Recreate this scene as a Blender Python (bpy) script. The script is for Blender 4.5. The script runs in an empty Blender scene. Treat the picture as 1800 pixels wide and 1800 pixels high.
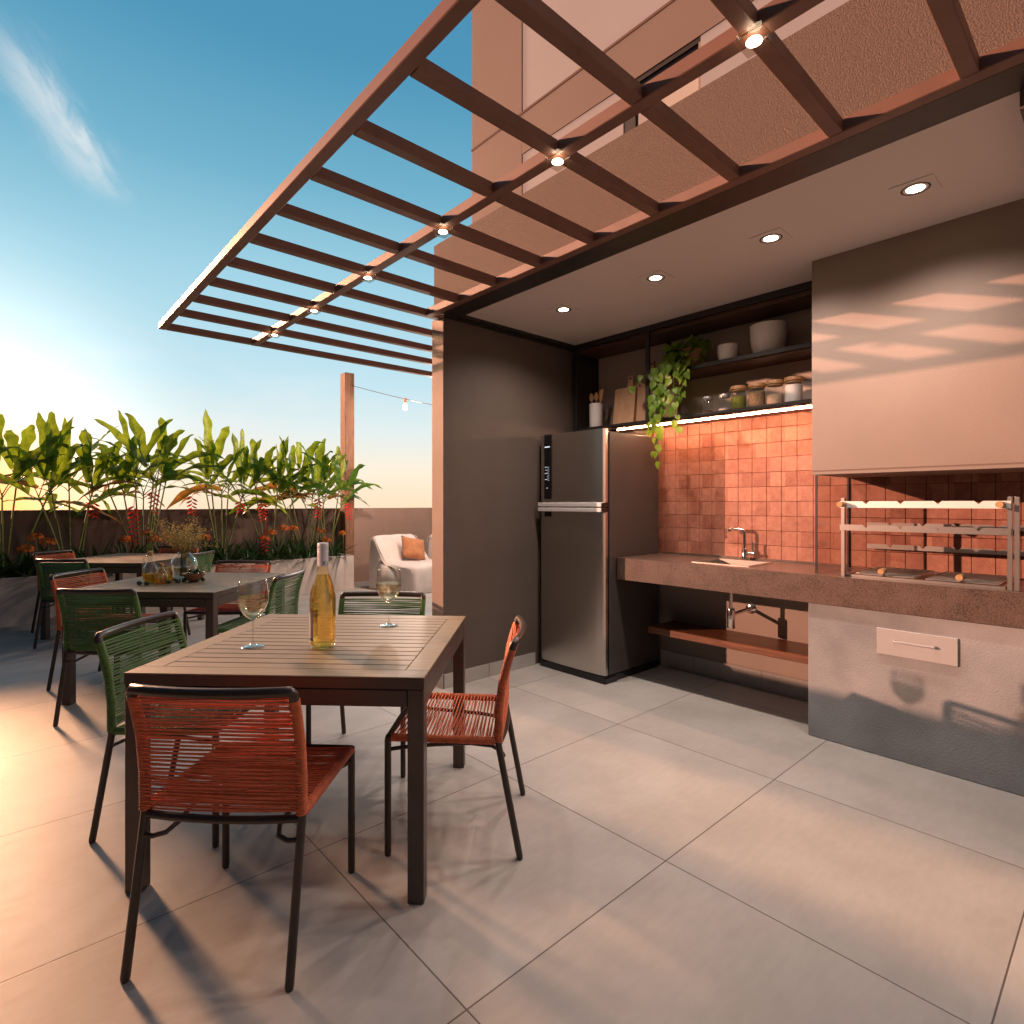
import bpy, bmesh, math, random
from mathutils import Vector, Matrix
R = math.radians
rnd = random.Random(7)
scene = bpy.context.scene
COL = scene.collection

# ------------------------------------------------------------------ camera, sky, sun, exposure
H = 1.30
YAW = math.atan2(901, 1000)
cam_d = bpy.data.cameras.new('camera'); cam = bpy.data.objects.new('camera', cam_d); COL.objects.link(cam)
cam_d.lens = 20.0; cam_d.sensor_width = 36.0; cam_d.shift_y = -15 / 1800
cam_d.clip_start = 0.02; cam_d.clip_end = 6000
cam.location = (0, 0, H); cam.rotation_euler = (R(90), 0, -YAW)
scene.camera = cam
Fv = Vector((math.sin(YAW), math.cos(YAW), 0)); Rv = Vector((math.cos(YAW), -math.sin(YAW), 0)); Cv = Vector((0, 0, H))
def ray(u, v): return Fv + Rv * ((u - 900) / 1000) + Vector((0, 0, (885 - v) / 1000))
def onx(u, v, x): d = ray(u, v); return Cv + d * (x / d.x)
def ony(u, v, y): d = ray(u, v); return Cv + d * (y / d.y)
def onz(u, v, z): d = ray(u, v); return Cv + d * ((z - H) / d.z)

scene.view_settings.view_transform = 'Standard'; scene.view_settings.look = 'None'
scene.view_settings.gamma = 1.0; scene.view_settings.exposure = 0.0
cy = scene.cycles
cy.use_denoising = True; cy.max_bounces = 10; cy.diffuse_bounces = 4; cy.glossy_bounces = 4
cy.transmission_bounces = 8; cy.transparent_max_bounces = 24
cy.caustics_reflective = False; cy.caustics_refractive = False; cy.sample_clamp_indirect = 4.0; cy.blur_glossy = 0.5

SUN_TO = Vector((-1, 0.752, 0.268)).normalized()
sun_d = bpy.data.lights.new('sun', 'SUN'); sun_d.energy = 4.6; sun_d.color = (1.0, 0.50, 0.33); sun_d.angle = R(0.6)
sun = bpy.data.objects.new('sun', sun_d); COL.objects.link(sun)
sun.location = SUN_TO * 60
sun.rotation_euler = SUN_TO.to_track_quat('Z', 'Y').to_euler()

world = bpy.data.worlds.new('World'); scene.world = world; world.use_nodes = True
def build_world():
    nt = world.node_tree; nt.nodes.clear(); L = nt.links.new
    N = lambda t: nt.nodes.new('ShaderNode' + t)
    def math_(op, a, b=None, c=None):
        n = N('Math'); n.operation = op
        for i, x in enumerate((a, b, c)):
            if x is None: continue
            if isinstance(x, (int, float)): n.inputs[i].default_value = x
            else: L(x, n.inputs[i])
        return n.outputs[0]
    tc = N('TexCoord'); nrm = N('VectorMath'); nrm.operation = 'NORMALIZE'; L(tc.outputs['Generated'], nrm.inputs[0])
    d = nrm.outputs[0]; sep = N('SeparateXYZ'); L(d, sep.inputs[0]); z = sep.outputs[2]
    ramp = N('ValToRGB'); L(z, ramp.inputs[0]); cr = ramp.color_ramp
    stops = [(0.0, (1.0, .78, .55)), (.05, (1.0, .86, .68)), (.12, (.78, .86, .85)), (.20, (.55, .78, .87)), (.34, (.36, .65, .78)),
             (.47, (.165, .44, .60)), (.60, (.075, .30, .48)), (1.0, (.03, .15, .32))]
    while len(cr.elements) < len(stops): cr.elements.new(.5)
    for e, (p, c) in zip(cr.elements, stops): e.position = p; e.color = (*c, 1)
    col = ramp.outputs[0]
    def add(a, b):
        n = N('Mix'); n.data_type = 'RGBA'; n.blend_type = 'ADD'; n.inputs[0].default_value = 1
        L(a, n.inputs[6]); L(b, n.inputs[7]); return n.outputs[2]
    def glow(az, el, r0, r1, color, strength, power=1.0):
        v = (math.sin(R(az)) * math.cos(R(el)), math.cos(R(az)) * math.cos(R(el)), math.sin(R(el)))
        dp = N('VectorMath'); dp.operation = 'DOT_PRODUCT'; L(d, dp.inputs[0]); dp.inputs[1].default_value = v
        ang = math_('ARCCOSINE', math_('MINIMUM', dp.outputs['Value'], 1.0))
        mr = N('MapRange'); mr.interpolation_type = 'SMOOTHSTEP'; L(ang, mr.inputs[0])
        mr.inputs[1].default_value = R(r0); mr.inputs[2].default_value = R(r1); mr.inputs[3].default_value = 1; mr.inputs[4].default_value = 0
        f = math_('POWER', mr.outputs[0], power)
        m = N('VectorMath'); m.operation = 'SCALE'; m.inputs[0].default_value = [c * strength for c in color]; L(f, m.inputs['Scale'])
        return m.outputs[0]
    # wisps of cirrus: a streak high on the left and faint veils low down, laid on a flat cloud layer
    pl = N('VectorMath'); pl.operation = 'DIVIDE'; L(d, pl.inputs[0])
    zz = math_('MAXIMUM', z, .02); cz = N('CombineXYZ'); [L(zz, cz.inputs[i]) for i in range(3)]; L(cz.outputs[0], pl.inputs[1])
    def cp(u, v): r = ray(u, v); return Vector((r.x / r.z, r.y / r.z))
    a, b = cp(-25, 20), cp(195, 350); m = (a + b) / 2 ; ax = (b - a).normalized(); half = (b - a).length / 2
    sub = N('VectorMath'); sub.operation = 'SUBTRACT'; L(pl.outputs[0], sub.inputs[0]); sub.inputs[1].default_value = (m.x, m.y, 1)
    def dot(v):
        n = N('VectorMath'); n.operation = 'DOT_PRODUCT'; L(sub.outputs[0], n.inputs[0]); n.inputs[1].default_value = v; return n.outputs['Value']
    al = dot((ax.x, ax.y, 0)); ac = dot((-ax.y, ax.x, 0))
    cc = N('CombineXYZ'); L(math_('MULTIPLY', al, 2.6), cc.inputs[0]); L(math_('MULTIPLY', ac, 12.0), cc.inputs[1])
    nz = N('TexNoise'); L(cc.outputs[0], nz.inputs['Vector']); nz.inputs['Scale'].default_value = 1.6; nz.inputs['Detail'].default_value = 8; nz.inputs['Roughness'].default_value = .62; nz.inputs['Distortion'].default_value = .6
    wob = math_('ADD', ac, math_('MULTIPLY', math_('SUBTRACT', nz.outputs[0], .5), .16))
    msk = math_('MULTIPLY', math_('POWER', 2.718, math_('MULTIPLY', math_('POWER', math_('ABSOLUTE', math_('DIVIDE', wob, .055)), 2.0), -1.0)),
                math_('POWER', 2.718, math_('MULTIPLY', math_('POWER', math_('ABSOLUTE', math_('DIVIDE', al, half * .85)), 4.0), -1.0)))
    msk = math_('MULTIPLY', msk, math_('MULTIPLY', nz.outputs[0], 1.15))
    nz2 = N('TexNoise'); cc2 = N('CombineXYZ'); L(sep.outputs[0], cc2.inputs[0]); L(sep.outputs[1], cc2.inputs[1]); L(math_('MULTIPLY', z, 3.2), cc2.inputs[2])
    L(cc2.outputs[0], nz2.inputs['Vector']); nz2.inputs['Scale'].default_value = 5.0; nz2.inputs['Detail'].default_value = 7; nz2.inputs['Roughness'].default_value = .6
    v2 = N('MapRange'); L(nz2.outputs[0], v2.inputs[0]); v2.inputs[1].default_value = .52; v2.inputs[2].default_value = .8
    lo = N('MapRange'); lo.interpolation_type = 'SMOOTHSTEP'; L(z, lo.inputs[0]); lo.inputs[1].default_value = .30; lo.inputs[2].default_value = .08
    veil = math_('MULTIPLY', math_('MULTIPLY', v2.outputs[0], lo.outputs[0]), .8)
    cmask = math_('MINIMUM', math_('ADD', math_('MULTIPLY', msk, .95), veil), 1.0)
    cm = N('Mix'); cm.data_type = 'RGBA'; L(cmask, cm.inputs[0]); L(col, cm.inputs[6]); cm.inputs[7].default_value = (.86, .87, .87, 1)
    col = cm.outputs[2]
    sky = N('TexSky'); sky.sky_type = 'NISHITA'; sky.sun_disc = False; sky.sun_elevation = R(11.9); sky.sun_rotation = R(-53.6)
    sc = N('VectorMath'); sc.operation = 'SCALE'; L(sky.outputs[0], sc.inputs[0]); sc.inputs['Scale'].default_value = .008
    col = add(col, sc.outputs[0])
    # unseen sky to the left dimmed to cut the fill light on the hood
    dpz = N('VectorMath'); dpz.operation = 'DOT_PRODUCT'; L(d, dpz.inputs[0]); dpz.inputs[1].default_value = (-1, -.1, 0)
    dm = N('MapRange'); dm.interpolation_type = 'SMOOTHSTEP'; L(dpz.outputs['Value'], dm.inputs[0]); dm.inputs[1].default_value = .12; dm.inputs[2].default_value = .7; dm.inputs[3].default_value = 1.0; dm.inputs[4].default_value = .15
    dsc = N('VectorMath'); dsc.operation = 'SCALE'; L(col, dsc.inputs[0]); L(dm.outputs[0], dsc.inputs['Scale']); col = dsc.outputs[0]
    col = add(col, glow(-3, 5, 0, 20, (1, .92, .74), .75, 1.5))       # pale brightness round the sunset
    # unseen sky overhead and behind the viewer dimmed to lower the fill light
    zd = N('MapRange'); zd.interpolation_type = 'SMOOTHSTEP'; L(z, zd.inputs[0]); zd.inputs[1].default_value = .68; zd.inputs[2].default_value = .92; zd.inputs[3].default_value = 1.0; zd.inputs[4].default_value = .45
    bk = N('MapRange'); bk.interpolation_type = 'SMOOTHSTEP'; L(sep.outputs[1], bk.inputs[0]); bk.inputs[1].default_value = .25; bk.inputs[2].default_value = -.5; bk.inputs[3].default_value = 1.0; bk.inputs[4].default_value = .38
    ds2 = N('VectorMath'); ds2.operation = 'SCALE'; L(col, ds2.inputs[0]); L(math_('MULTIPLY', zd.outputs[0], bk.outputs[0]), ds2.inputs['Scale']); col = ds2.outputs[0]
    gm = N('Mix'); gm.data_type = 'RGBA'; gl = glow(-3, -1.5, 1, 13, (1, 1, 1), 1.0, 1.0); gsx = N('SeparateXYZ'); L(gl, gsx.inputs[0])   # golden light low on the horizon
    L(gsx.outputs[0], gm.inputs[0]); L(col, gm.inputs[6]); gm.inputs[7].default_value = (2.2, .88, .20, 1); col = gm.outputs[2]
    col = add(col, glow(-6.3, 17, 2.4, 4.4, (1, .50, .26), 680.0))     # second sun disc added just out of frame, for the long leg shadows
    bg = N('Background'); L(col, bg.inputs[0]); bg.inputs[1].default_value = 1.0
    out = N('OutputWorld'); L(bg.outputs[0], out.inputs[0])
build_world()
try: world.cycles.sampling_method = 'MANUAL'; world.cycles.sample_map_resolution = 2048
except Exception: pass

# ------------------------------------------------------------------ materials
MAT = {}
def mat(name, col, rough=.5, metal=0., spec=.5, var=0., vscale=6., bump=0., bscale=60., rvar=0., col2=None, coat=0., stretch=None, aniso=0., detail=4., sheen=0.):
    if name in MAT: return MAT[name]
    m = bpy.data.materials.new(name); m.use_nodes = True; nt = m.node_tree; L = nt.links.new
    p = nt.nodes['Principled BSDF']
    p.inputs['Base Color'].default_value = (*col, 1); p.inputs['Roughness'].default_value = rough; p.inputs['Metallic'].default_value = metal
    p.inputs['Specular IOR Level'].default_value = spec; p.inputs['Coat Weight'].default_value = coat; p.inputs['Anisotropic'].default_value = aniso
    p.inputs['Sheen Weight'].default_value = sheen
    if var or bump or rvar:
        tc = nt.nodes.new('ShaderNodeTexCoord'); vec = tc.outputs['Object']
        if stretch:
            mp = nt.nodes.new('ShaderNodeMapping'); mp.inputs['Scale'].default_value = stretch; L(vec, mp.inputs[0]); vec = mp.outputs[0]
        if var or rvar:
            n = nt.nodes.new('ShaderNodeTexNoise'); n.inputs['Scale'].default_value = vscale; n.inputs['Detail'].default_value = detail; L(vec, n.inputs['Vector'])
            if var:
                r = nt.nodes.new('ShaderNodeMix'); r.data_type = 'RGBA'
                c2 = col2 or tuple(c * (1 - var) for c in col); c1 = tuple(min(1, c * (1 + var * .6)) for c in col) if not col2 else col
                mr = nt.nodes.new('ShaderNodeMapRange'); mr.inputs[1].default_value = .32; mr.inputs[2].default_value = .68; L(n.outputs[0], mr.inputs[0])
                L(mr.outputs[0], r.inputs[0]); r.inputs[6].default_value = (*c1, 1); r.inputs[7].default_value = (*c2, 1); L(r.outputs[2], p.inputs['Base Color'])
            if rvar:
                mr = nt.nodes.new('ShaderNodeMapRange'); mr.inputs[3].default_value = max(0, rough - rvar); mr.inputs[4].default_value = min(1, rough + rvar); L(n.outputs[0], mr.inputs[0]); L(mr.outputs[0], p.inputs['Roughness'])
        if bump:
            n2 = nt.nodes.new('ShaderNodeTexNoise'); n2.inputs['Scale'].default_value = bscale; n2.inputs['Detail'].default_value = 3; L(vec, n2.inputs['Vector'])
            b = nt.nodes.new('ShaderNodeBump'); b.inputs['Strength'].default_value = bump; b.inputs['Distance'].default_value = .01; L(n2.outputs[0], b.inputs['Height']); L(b.outputs[0], p.inputs['Normal'])
    MAT[name] = m; return m
def emit(name, col, s):
    if name in MAT: return MAT[name]
    m = bpy.data.materials.new(name); m.use_nodes = True; nt = m.node_tree; nt.nodes.clear()
    e = nt.nodes.new('ShaderNodeEmission'); e.inputs[0].default_value = (*col, 1); e.inputs[1].default_value = s
    o = nt.nodes.new('ShaderNodeOutputMaterial'); nt.links.new(e.outputs[0], o.inputs[0]); MAT[name] = m; return m
def thin_glass(name, tint=(.96, .97, .96), gloss=1.0, rough=.02):
    if name in MAT: return MAT[name]
    m = bpy.data.materials.new(name); m.use_nodes = True; nt = m.node_tree; nt.nodes.clear(); L = nt.links.new
    t = nt.nodes.new('ShaderNodeBsdfTransparent'); t.inputs[0].default_value = (*tint, 1)
    g = nt.nodes.new('ShaderNodeBsdfGlossy'); g.inputs['Roughness'].default_value = rough; g.inputs[0].default_value = (1, 1, 1, 1)
    f = nt.nodes.new('ShaderNodeLayerWeight'); f.inputs[0].default_value = .5
    pw = nt.nodes.new('ShaderNodeMath'); pw.operation = 'POWER'; pw.inputs[1].default_value = 4.5; L(f.outputs['Facing'], pw.inputs[0])
    ml = nt.nodes.new('ShaderNodeMath'); ml.operation = 'MULTIPLY_ADD'; ml.inputs[1].default_value = .85 * gloss; ml.inputs[2].default_value = .06 * gloss; ml.use_clamp = True; L(pw.outputs[0], ml.inputs[0])
    x = nt.nodes.new('ShaderNodeMixShader'); L(ml.outputs[0], x.inputs[0]); L(t.outputs[0], x.inputs[1]); L(g.outputs[0], x.inputs[2])
    o = nt.nodes.new('ShaderNodeOutputMaterial'); L(x.outputs[0], o.inputs[0]); MAT[name] = m; return m
def liquid(name, col, ior=1.33, clear=.5):
    if name in MAT: return MAT[name]
    m = bpy.data.materials.new(name); m.use_nodes = True; nt = m.node_tree; nt.nodes.clear(); L = nt.links.new
    g = nt.nodes.new('ShaderNodeBsdfGlass'); g.inputs[0].default_value = (*col, 1); g.inputs['IOR'].default_value = ior; g.inputs['Roughness'].default_value = 0
    t = nt.nodes.new('ShaderNodeBsdfTransparent'); t.inputs[0].default_value = (*col, 1)
    x = nt.nodes.new('ShaderNodeMixShader'); x.inputs[0].default_value = clear; L(g.outputs[0], x.inputs[1]); L(t.outputs[0], x.inputs[2])
    o = nt.nodes.new('ShaderNodeOutputMaterial'); L(x.outputs[0], o.inputs[0]); MAT[name] = m; return m
def leaf_mat(name, col, trans, tmix=.45, rough=.45, var=.3, vs=9.):
    if name in MAT: return MAT[name]
    m = bpy.data.materials.new(name); m.use_nodes = True; nt = m.node_tree; L = nt.links.new
    p = nt.nodes['Principled BSDF']; p.inputs['Roughness'].default_value = rough; p.inputs['Specular IOR Level'].default_value = .4
    tc = nt.nodes.new('ShaderNodeTexCoord'); n = nt.nodes.new('ShaderNodeTexNoise'); n.inputs['Scale'].default_value = vs; n.inputs['Detail'].default_value = 3; L(tc.outputs['Object'], n.inputs['Vector'])
    mr = nt.nodes.new('ShaderNodeMapRange'); mr.inputs[1].default_value = .3; mr.inputs[2].default_value = .7; L(n.outputs[0], mr.inputs[0])
    def mixc(c):
        r = nt.nodes.new('ShaderNodeMix'); r.data_type = 'RGBA'; L(mr.outputs[0], r.inputs[0])
        r.inputs[6].default_value = (*[min(1, k * (1 + var * .5)) for k in c], 1); r.inputs[7].default_value = (*[k * (1 - var) for k in c], 1); return r.outputs[2]
    L(mixc(col), p.inputs['Base Color'])
    t = nt.nodes.new('ShaderNodeBsdfTranslucent'); L(mixc(trans), t.inputs[0])
    x = nt.nodes.new('ShaderNodeMixShader'); x.inputs[0].default_value = tmix; L(p.outputs[0], x.inputs[1]); L(t.outputs[0], x.inputs[2])
    L(x.outputs[0], nt.nodes['Material Output'].inputs[0]); MAT[name] = m; return m
def wood(name, c1, c2, rough=.5, axis='Y', scale=1.0, coat=0.):
    if name in MAT: return MAT[name]
    m = bpy.data.materials.new(name); m.use_nodes = True; nt = m.node_tree; L = nt.links.new; p = nt.nodes['Principled BSDF']
    tc = nt.nodes.new('ShaderNodeTexCoord'); mp = nt.nodes.new('ShaderNodeMapping')
    s = [22 * scale] * 3; s['XYZ'.index(axis)] = 1.6 * scale; mp.inputs['Scale'].default_value = s; L(tc.outputs['Object'], mp.inputs[0])
    n = nt.nodes.new('ShaderNodeTexNoise'); n.inputs['Scale'].default_value = 2.2; n.inputs['Detail'].default_value = 6; n.inputs['Distortion'].default_value = 1.2; L(mp.outputs[0], n.inputs['Vector'])
    mr = nt.nodes.new('ShaderNodeMapRange'); mr.inputs[1].default_value = .3; mr.inputs[2].default_value = .7; L(n.outputs[0], mr.inputs[0])
    r = nt.nodes.new('ShaderNodeMix'); r.data_type = 'RGBA'; L(mr.outputs[0], r.inputs[0]); r.inputs[6].default_value = (*c1, 1); r.inputs[7].default_value = (*c2, 1); L(r.outputs[2], p.inputs['Base Color'])
    p.inputs['Roughness'].default_value = rough; p.inputs['Coat Weight'].default_value = coat
    b = nt.nodes.new('ShaderNodeBump'); b.inputs['Strength'].default_value = .15; b.inputs['Distance'].default_value = .004; L(n.outputs[0], b.inputs['Height']); L(b.outputs[0], p.inputs['Normal'])
    MAT[name] = m; return m

def floor_mat():
    m = bpy.data.materials.new('porcelain_floor'); m.use_nodes = True; nt = m.node_tree; L = nt.links.new; p = nt.nodes['Principled BSDF']
    N = lambda t: nt.nodes.new('ShaderNode' + t)
    def ma(op, a, b=None, c=None):
        n = N('Math'); n.operation = op
        for i, x in enumerate((a, b, c)):
            if x is None: continue
            if isinstance(x, (int, float)): n.inputs[i].default_value = x
            else: L(x, n.inputs[i])
        return n.outputs[0]
    tc = N('TexCoord'); sp = N('SeparateXYZ'); L(tc.outputs['Object'], sp.inputs[0])
    gx = ma('DIVIDE', ma('SUBTRACT', sp.outputs[0], .891), .909); gy = ma('DIVIDE', ma('SUBTRACT', sp.outputs[1], 1.163), .91)
    def dist(g): f = ma('FRACT', g); return ma('MINIMUM', f, ma('SUBTRACT', 1.0, f))
    dm = ma('MINIMUM', dist(gx), dist(gy))
    mr = N('MapRange'); mr.interpolation_type = 'SMOOTHSTEP'; L(dm, mr.inputs[0]); mr.inputs[1].default_value = .0014; mr.inputs[2].default_value = .0034; mr.inputs[3].default_value = 1; mr.inputs[4].default_value = 0
    joint = mr.outputs[0]
    cv = N('CombineXYZ'); L(ma('FLOOR', gx), cv.inputs[0]); L(ma('FLOOR', gy), cv.inputs[1])
    wn = N('TexWhiteNoise'); L(cv.outputs[0], wn.inputs[0])
    off = N('VectorMath'); off.operation = 'MULTIPLY_ADD'; L(wn.outputs['Color'], off.inputs[0]); off.inputs[1].default_value = (9, 9, 9); L(tc.outputs['Object'], off.inputs[2])
    n1 = N('TexNoise'); L(off.outputs[0], n1.inputs['Vector']); n1.inputs['Scale'].default_value = 2.6; n1.inputs['Detail'].default_value = 6; n1.inputs['Roughness'].default_value = .55
    n2 = N('TexNoise'); mp = N('Mapping'); mp.inputs['Scale'].default_value = (4, 14, 4); L(off.outputs[0], mp.inputs[0]); L(mp.outputs[0], n2.inputs['Vector']); n2.inputs['Scale'].default_value = 3.0; n2.inputs['Detail'].default_value = 7
    v = ma('ADD', ma('MULTIPLY', n1.outputs[0], .7), ma('MULTIPLY', n2.outputs[0], .3))
    v = ma('ADD', v, ma('MULTIPLY', ma('SUBTRACT', wn.outputs['Value'], .5), .17))
    r = N('ValToRGB'); L(v, r.inputs[0]); r.color_ramp.elements[0].position = .32; r.color_ramp.elements[0].color = (.395, .375, .355, 1); r.color_ramp.elements[1].position = .70; r.color_ramp.elements[1].color = (.51, .49, .465, 1)
    st = N('TexNoise'); L(tc.outputs['Object'], st.inputs['Vector']); st.inputs['Scale'].default_value = 1.1; st.inputs['Detail'].default_value = 9; st.inputs['Roughness'].default_value = .65
    sm = N('MapRange'); L(st.outputs[0], sm.inputs[0]); sm.inputs[1].default_value = .50; sm.inputs[2].default_value = .72; sm.inputs[3].default_value = 0; sm.inputs[4].default_value = .30
    dn = N('Mix'); dn.data_type = 'RGBA'; L(sm.outputs[0], dn.inputs[0]); L(r.outputs[0], dn.inputs[6]); dn.inputs[7].default_value = (.27, .245, .225, 1)
    jm = N('Mix'); jm.data_type = 'RGBA'; L(joint, jm.inputs[0]); L(dn.outputs[2], jm.inputs[6]); jm.inputs[7].default_value = (.13, .11, .10, 1); L(jm.outputs[2], p.inputs['Base Color'])
    rr = N('MapRange'); L(n2.outputs[0], rr.inputs[0]); rr.inputs[3].default_value = .44; rr.inputs[4].default_value = .62; L(rr.outputs[0], p.inputs['Roughness'])
    n3 = N('TexNoise'); L(tc.outputs['Object'], n3.inputs['Vector']); n3.inputs['Scale'].default_value = 90; n3.inputs['Detail'].default_value = 4
    h = ma('SUBTRACT', ma('MULTIPLY', n3.outputs[0], .12), joint)
    b = N('Bump'); b.inputs['Strength'].default_value = .35; b.inputs['Distance'].default_value = .004; L(h, b.inputs['Height']); L(b.outputs[0], p.inputs['Normal'])
    p.inputs['Specular IOR Level'].default_value = .25
    MAT['floor'] = m; return m
def tile_mat():
    m = bpy.data.materials.new('terracotta_tile'); m.use_nodes = True; nt = m.node_tree; L = nt.links.new; p = nt.nodes['Principled BSDF']
    N = lambda t: nt.nodes.new('ShaderNode' + t)
    oi = N('TexCoord')
    sp = N('SeparateXYZ'); L(oi.outputs['Object'], sp.inputs[0])
    def ma(op, a, b):
        n = N('Math'); n.operation = op
        for i, x in enumerate((a, b)):
            if isinstance(x, (int, float)): n.inputs[i].default_value = x
            else: L(x, n.inputs[i])
        return n.outputs[0]
    # tile identity from the tile grid (0.1017 m), so each tile has its own tone
    cy_ = ma('FLOOR', ma('DIVIDE', ma('SUBTRACT', sp.outputs[1], 1.5438), .1017), 0); cz_ = ma('FLOOR', ma('DIVIDE', ma('SUBTRACT', sp.outputs[2], .9085), .1014), 0)
    cv = N('CombineXYZ'); L(cy_, cv.inputs[0]); L(cz_, cv.inputs[1]); wn = N('TexWhiteNoise'); L(cv.outputs[0], wn.inputs[0])
    n1 = N('TexNoise'); L(oi.outputs['Object'], n1.inputs['Vector']); n1.inputs['Scale'].default_value = 26; n1.inputs['Detail'].default_value = 7; n1.inputs['Roughness'].default_value = .68
    r = N('ValToRGB'); L(ma('ADD', ma('MULTIPLY', n1.outputs[0], .8), ma('MULTIPLY', wn.outputs['Value'], .36)), r.inputs[0])
    r.color_ramp.elements[0].position = .32; r.color_ramp.elements[0].color = (.25, .082, .050, 1); r.color_ramp.elements[1].position = .82; r.color_ramp.elements[1].color = (.46, .205, .138, 1)
    n2 = N('TexNoise'); L(oi.outputs['Object'], n2.inputs['Vector']); n2.inputs['Scale'].default_value = 230; n2.inputs['Detail'].default_value = 3
    pit = N('MapRange'); L(n2.outputs[0], pit.inputs[0]); pit.inputs[1].default_value = .60; pit.inputs[2].default_value = .70
    pm = N('Mix'); pm.data_type = 'RGBA'; L(pit.outputs[0], pm.inputs[0]); L(r.outputs[0], pm.inputs[6]); pm.inputs[7].default_value = (.17, .05, .028, 1); L(pm.outputs[2], p.inputs['Base Color'])
    p.inputs['Roughness'].default_value = .55
    b = N('Bump'); b.inputs['Strength'].default_value = .5; b.inputs['Distance'].default_value = .004; L(ma('SUBTRACT', n1.outputs[0], ma('MULTIPLY', pit.outputs[0], .5)), b.inputs['Height']); L(b.outputs[0], p.inputs['Normal'])
    MAT['tile'] = m; return m
def granite_mat():
    m = bpy.data.materials.new('brown_granite'); m.use_nodes = True; nt = m.node_tree; L = nt.links.new; p = nt.nodes['Principled BSDF']
    N = lambda t: nt.nodes.new('ShaderNode' + t); tc = N('TexCoord')
    n1 = N('TexNoise'); L(tc.outputs['Object'], n1.inputs['Vector']); n1.inputs['Scale'].default_value = 150; n1.inputs['Detail'].default_value = 4; n1.inputs['Roughness'].default_value = .7
    n0 = N('TexNoise'); L(tc.outputs['Object'], n0.inputs['Vector']); n0.inputs['Scale'].default_value = 9; n0.inputs['Detail'].default_value = 3
    ad = N('Math'); ad.operation = 'MULTIPLY_ADD'; L(n0.outputs[0], ad.inputs[0]); ad.inputs[1].default_value = .30; L(n1.outputs[0], ad.inputs[2])
    r = N('ValToRGB'); L(ad.outputs[0], r.inputs[0]); e = r.color_ramp.elements; e[0].position = .52; e[0].color = (.040, .026, .021, 1); e[1].position = .84; e[1].color = (.17, .115, .092, 1)
    k = r.color_ramp.elements.new(.62); k.color = (.118, .078, .062, 1)
    L(r.outputs[0], p.inputs['Base Color']); p.inputs['Roughness'].default_value = .32; p.inputs['Coat Weight'].default_value = .2
    MAT['granite'] = m; return m
def rope_mat(name, col):
    m = bpy.data.materials.new(name); m.use_nodes = True; nt = m.node_tree; L = nt.links.new; p = nt.nodes['Principled BSDF']
    N = lambda t: nt.nodes.new('ShaderNode' + t); tc = N('TexCoord')
    w = N('TexWave'); w.wave_type = 'BANDS'; w.bands_direction = 'DIAGONAL'; L(tc.outputs['Object'], w.inputs['Vector']); w.inputs['Scale'].default_value = 120; w.inputs['Distortion'].default_value = 1.0
    n = N('TexNoise'); L(tc.outputs['Object'], n.inputs['Vector']); n.inputs['Scale'].default_value = 45; n.inputs['Detail'].default_value = 3
    a = N('Math'); a.operation = 'MULTIPLY_ADD'; L(w.outputs['Fac'], a.inputs[0]); a.inputs[1].default_value = .45; L(n.outputs[0], a.inputs[2])
    r = N('ValToRGB'); L(a.outputs[0], r.inputs[0]); e = r.color_ramp.elements; e[0].position = .35; e[0].color = (*[c * .62 for c in col], 1); e[1].position = .95; e[1].color = (*[min(1, c * 1.35) for c in col], 1)
    L(r.outputs[0], p.inputs['Base Color']); p.inputs['Roughness'].default_value = .65; p.inputs['Sheen Weight'].default_value = .2
    b = N('Bump'); b.inputs['Strength'].default_value = .5; b.inputs['Distance'].default_value = .002; L(w.outputs['Fac'], b.inputs['Height']); L(b.outputs[0], p.inputs['Normal'])
    MAT[name] = m; return m

M_FLOOR = floor_mat(); M_TILE = tile_mat(); M_GRANITE = granite_mat()
M_ORANGE = rope_mat('orange_rope', (.57, .118, .036)); M_GREEN = rope_mat('green_rope', (.062, .155, .022))
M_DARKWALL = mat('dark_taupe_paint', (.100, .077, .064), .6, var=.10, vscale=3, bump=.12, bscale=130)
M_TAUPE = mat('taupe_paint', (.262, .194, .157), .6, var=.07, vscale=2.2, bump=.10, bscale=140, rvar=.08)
M_TEXTURED = mat('textured_render', (.152, .112, .095), .85, var=.30, vscale=170, bump=.5, bscale=190)
M_BLD = mat('facade_taupe', (.188, .142, .124), .7, var=.05, vscale=2, bump=.06, bscale=160)
M_PALE = mat('pale_render', (.32, .325, .355), .7, var=.04, vscale=2)
M_CEIL = mat('ceiling_paint', (.74, .66, .62), .7, var=.03, vscale=1.5)
M_BEAM = mat('brown_painted_steel', (.18, .088, .062), .48, var=.12, vscale=8, rvar=.08)
M_BLACK = mat('black_steel', (.022, .018, .016), .4, rvar=.08, vscale=14, var=.1)
M_BRONZE = mat('bronze_painted_tube', (.040, .026, .019), .34, spec=.5, rvar=.06, vscale=20, var=.12)
M_TABLETOP = mat('brown_slat', (.215, .160, .098), .48, spec=.6, var=.16, vscale=5, stretch=(1.5, 22, 8), rvar=.06, bump=.04, bscale=40)
M_TABLELEG = mat('dark_brown_table_frame', (.075, .050, .040), .36, var=.12, vscale=6, rvar=.06)
M_STEEL = mat('brushed_steel', (.58, .545, .51), .29, metal=1, var=.02, vscale=6, stretch=(120, .5, 120), detail=1)
M_STEEL2 = mat('satin_steel', (.66, .63, .60), .30, metal=1, rvar=.02, vscale=4, var=.03)
M_CHROME = mat('chrome', (.72, .66, .62), .12, metal=1)
M_FRSIDE = mat('fridge_side_grey', (.060, .050, .046), .42, var=.05, vscale=4)
M_GLOSSBLACK = mat('gloss_black', (.008, .008, .009), .08)
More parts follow.
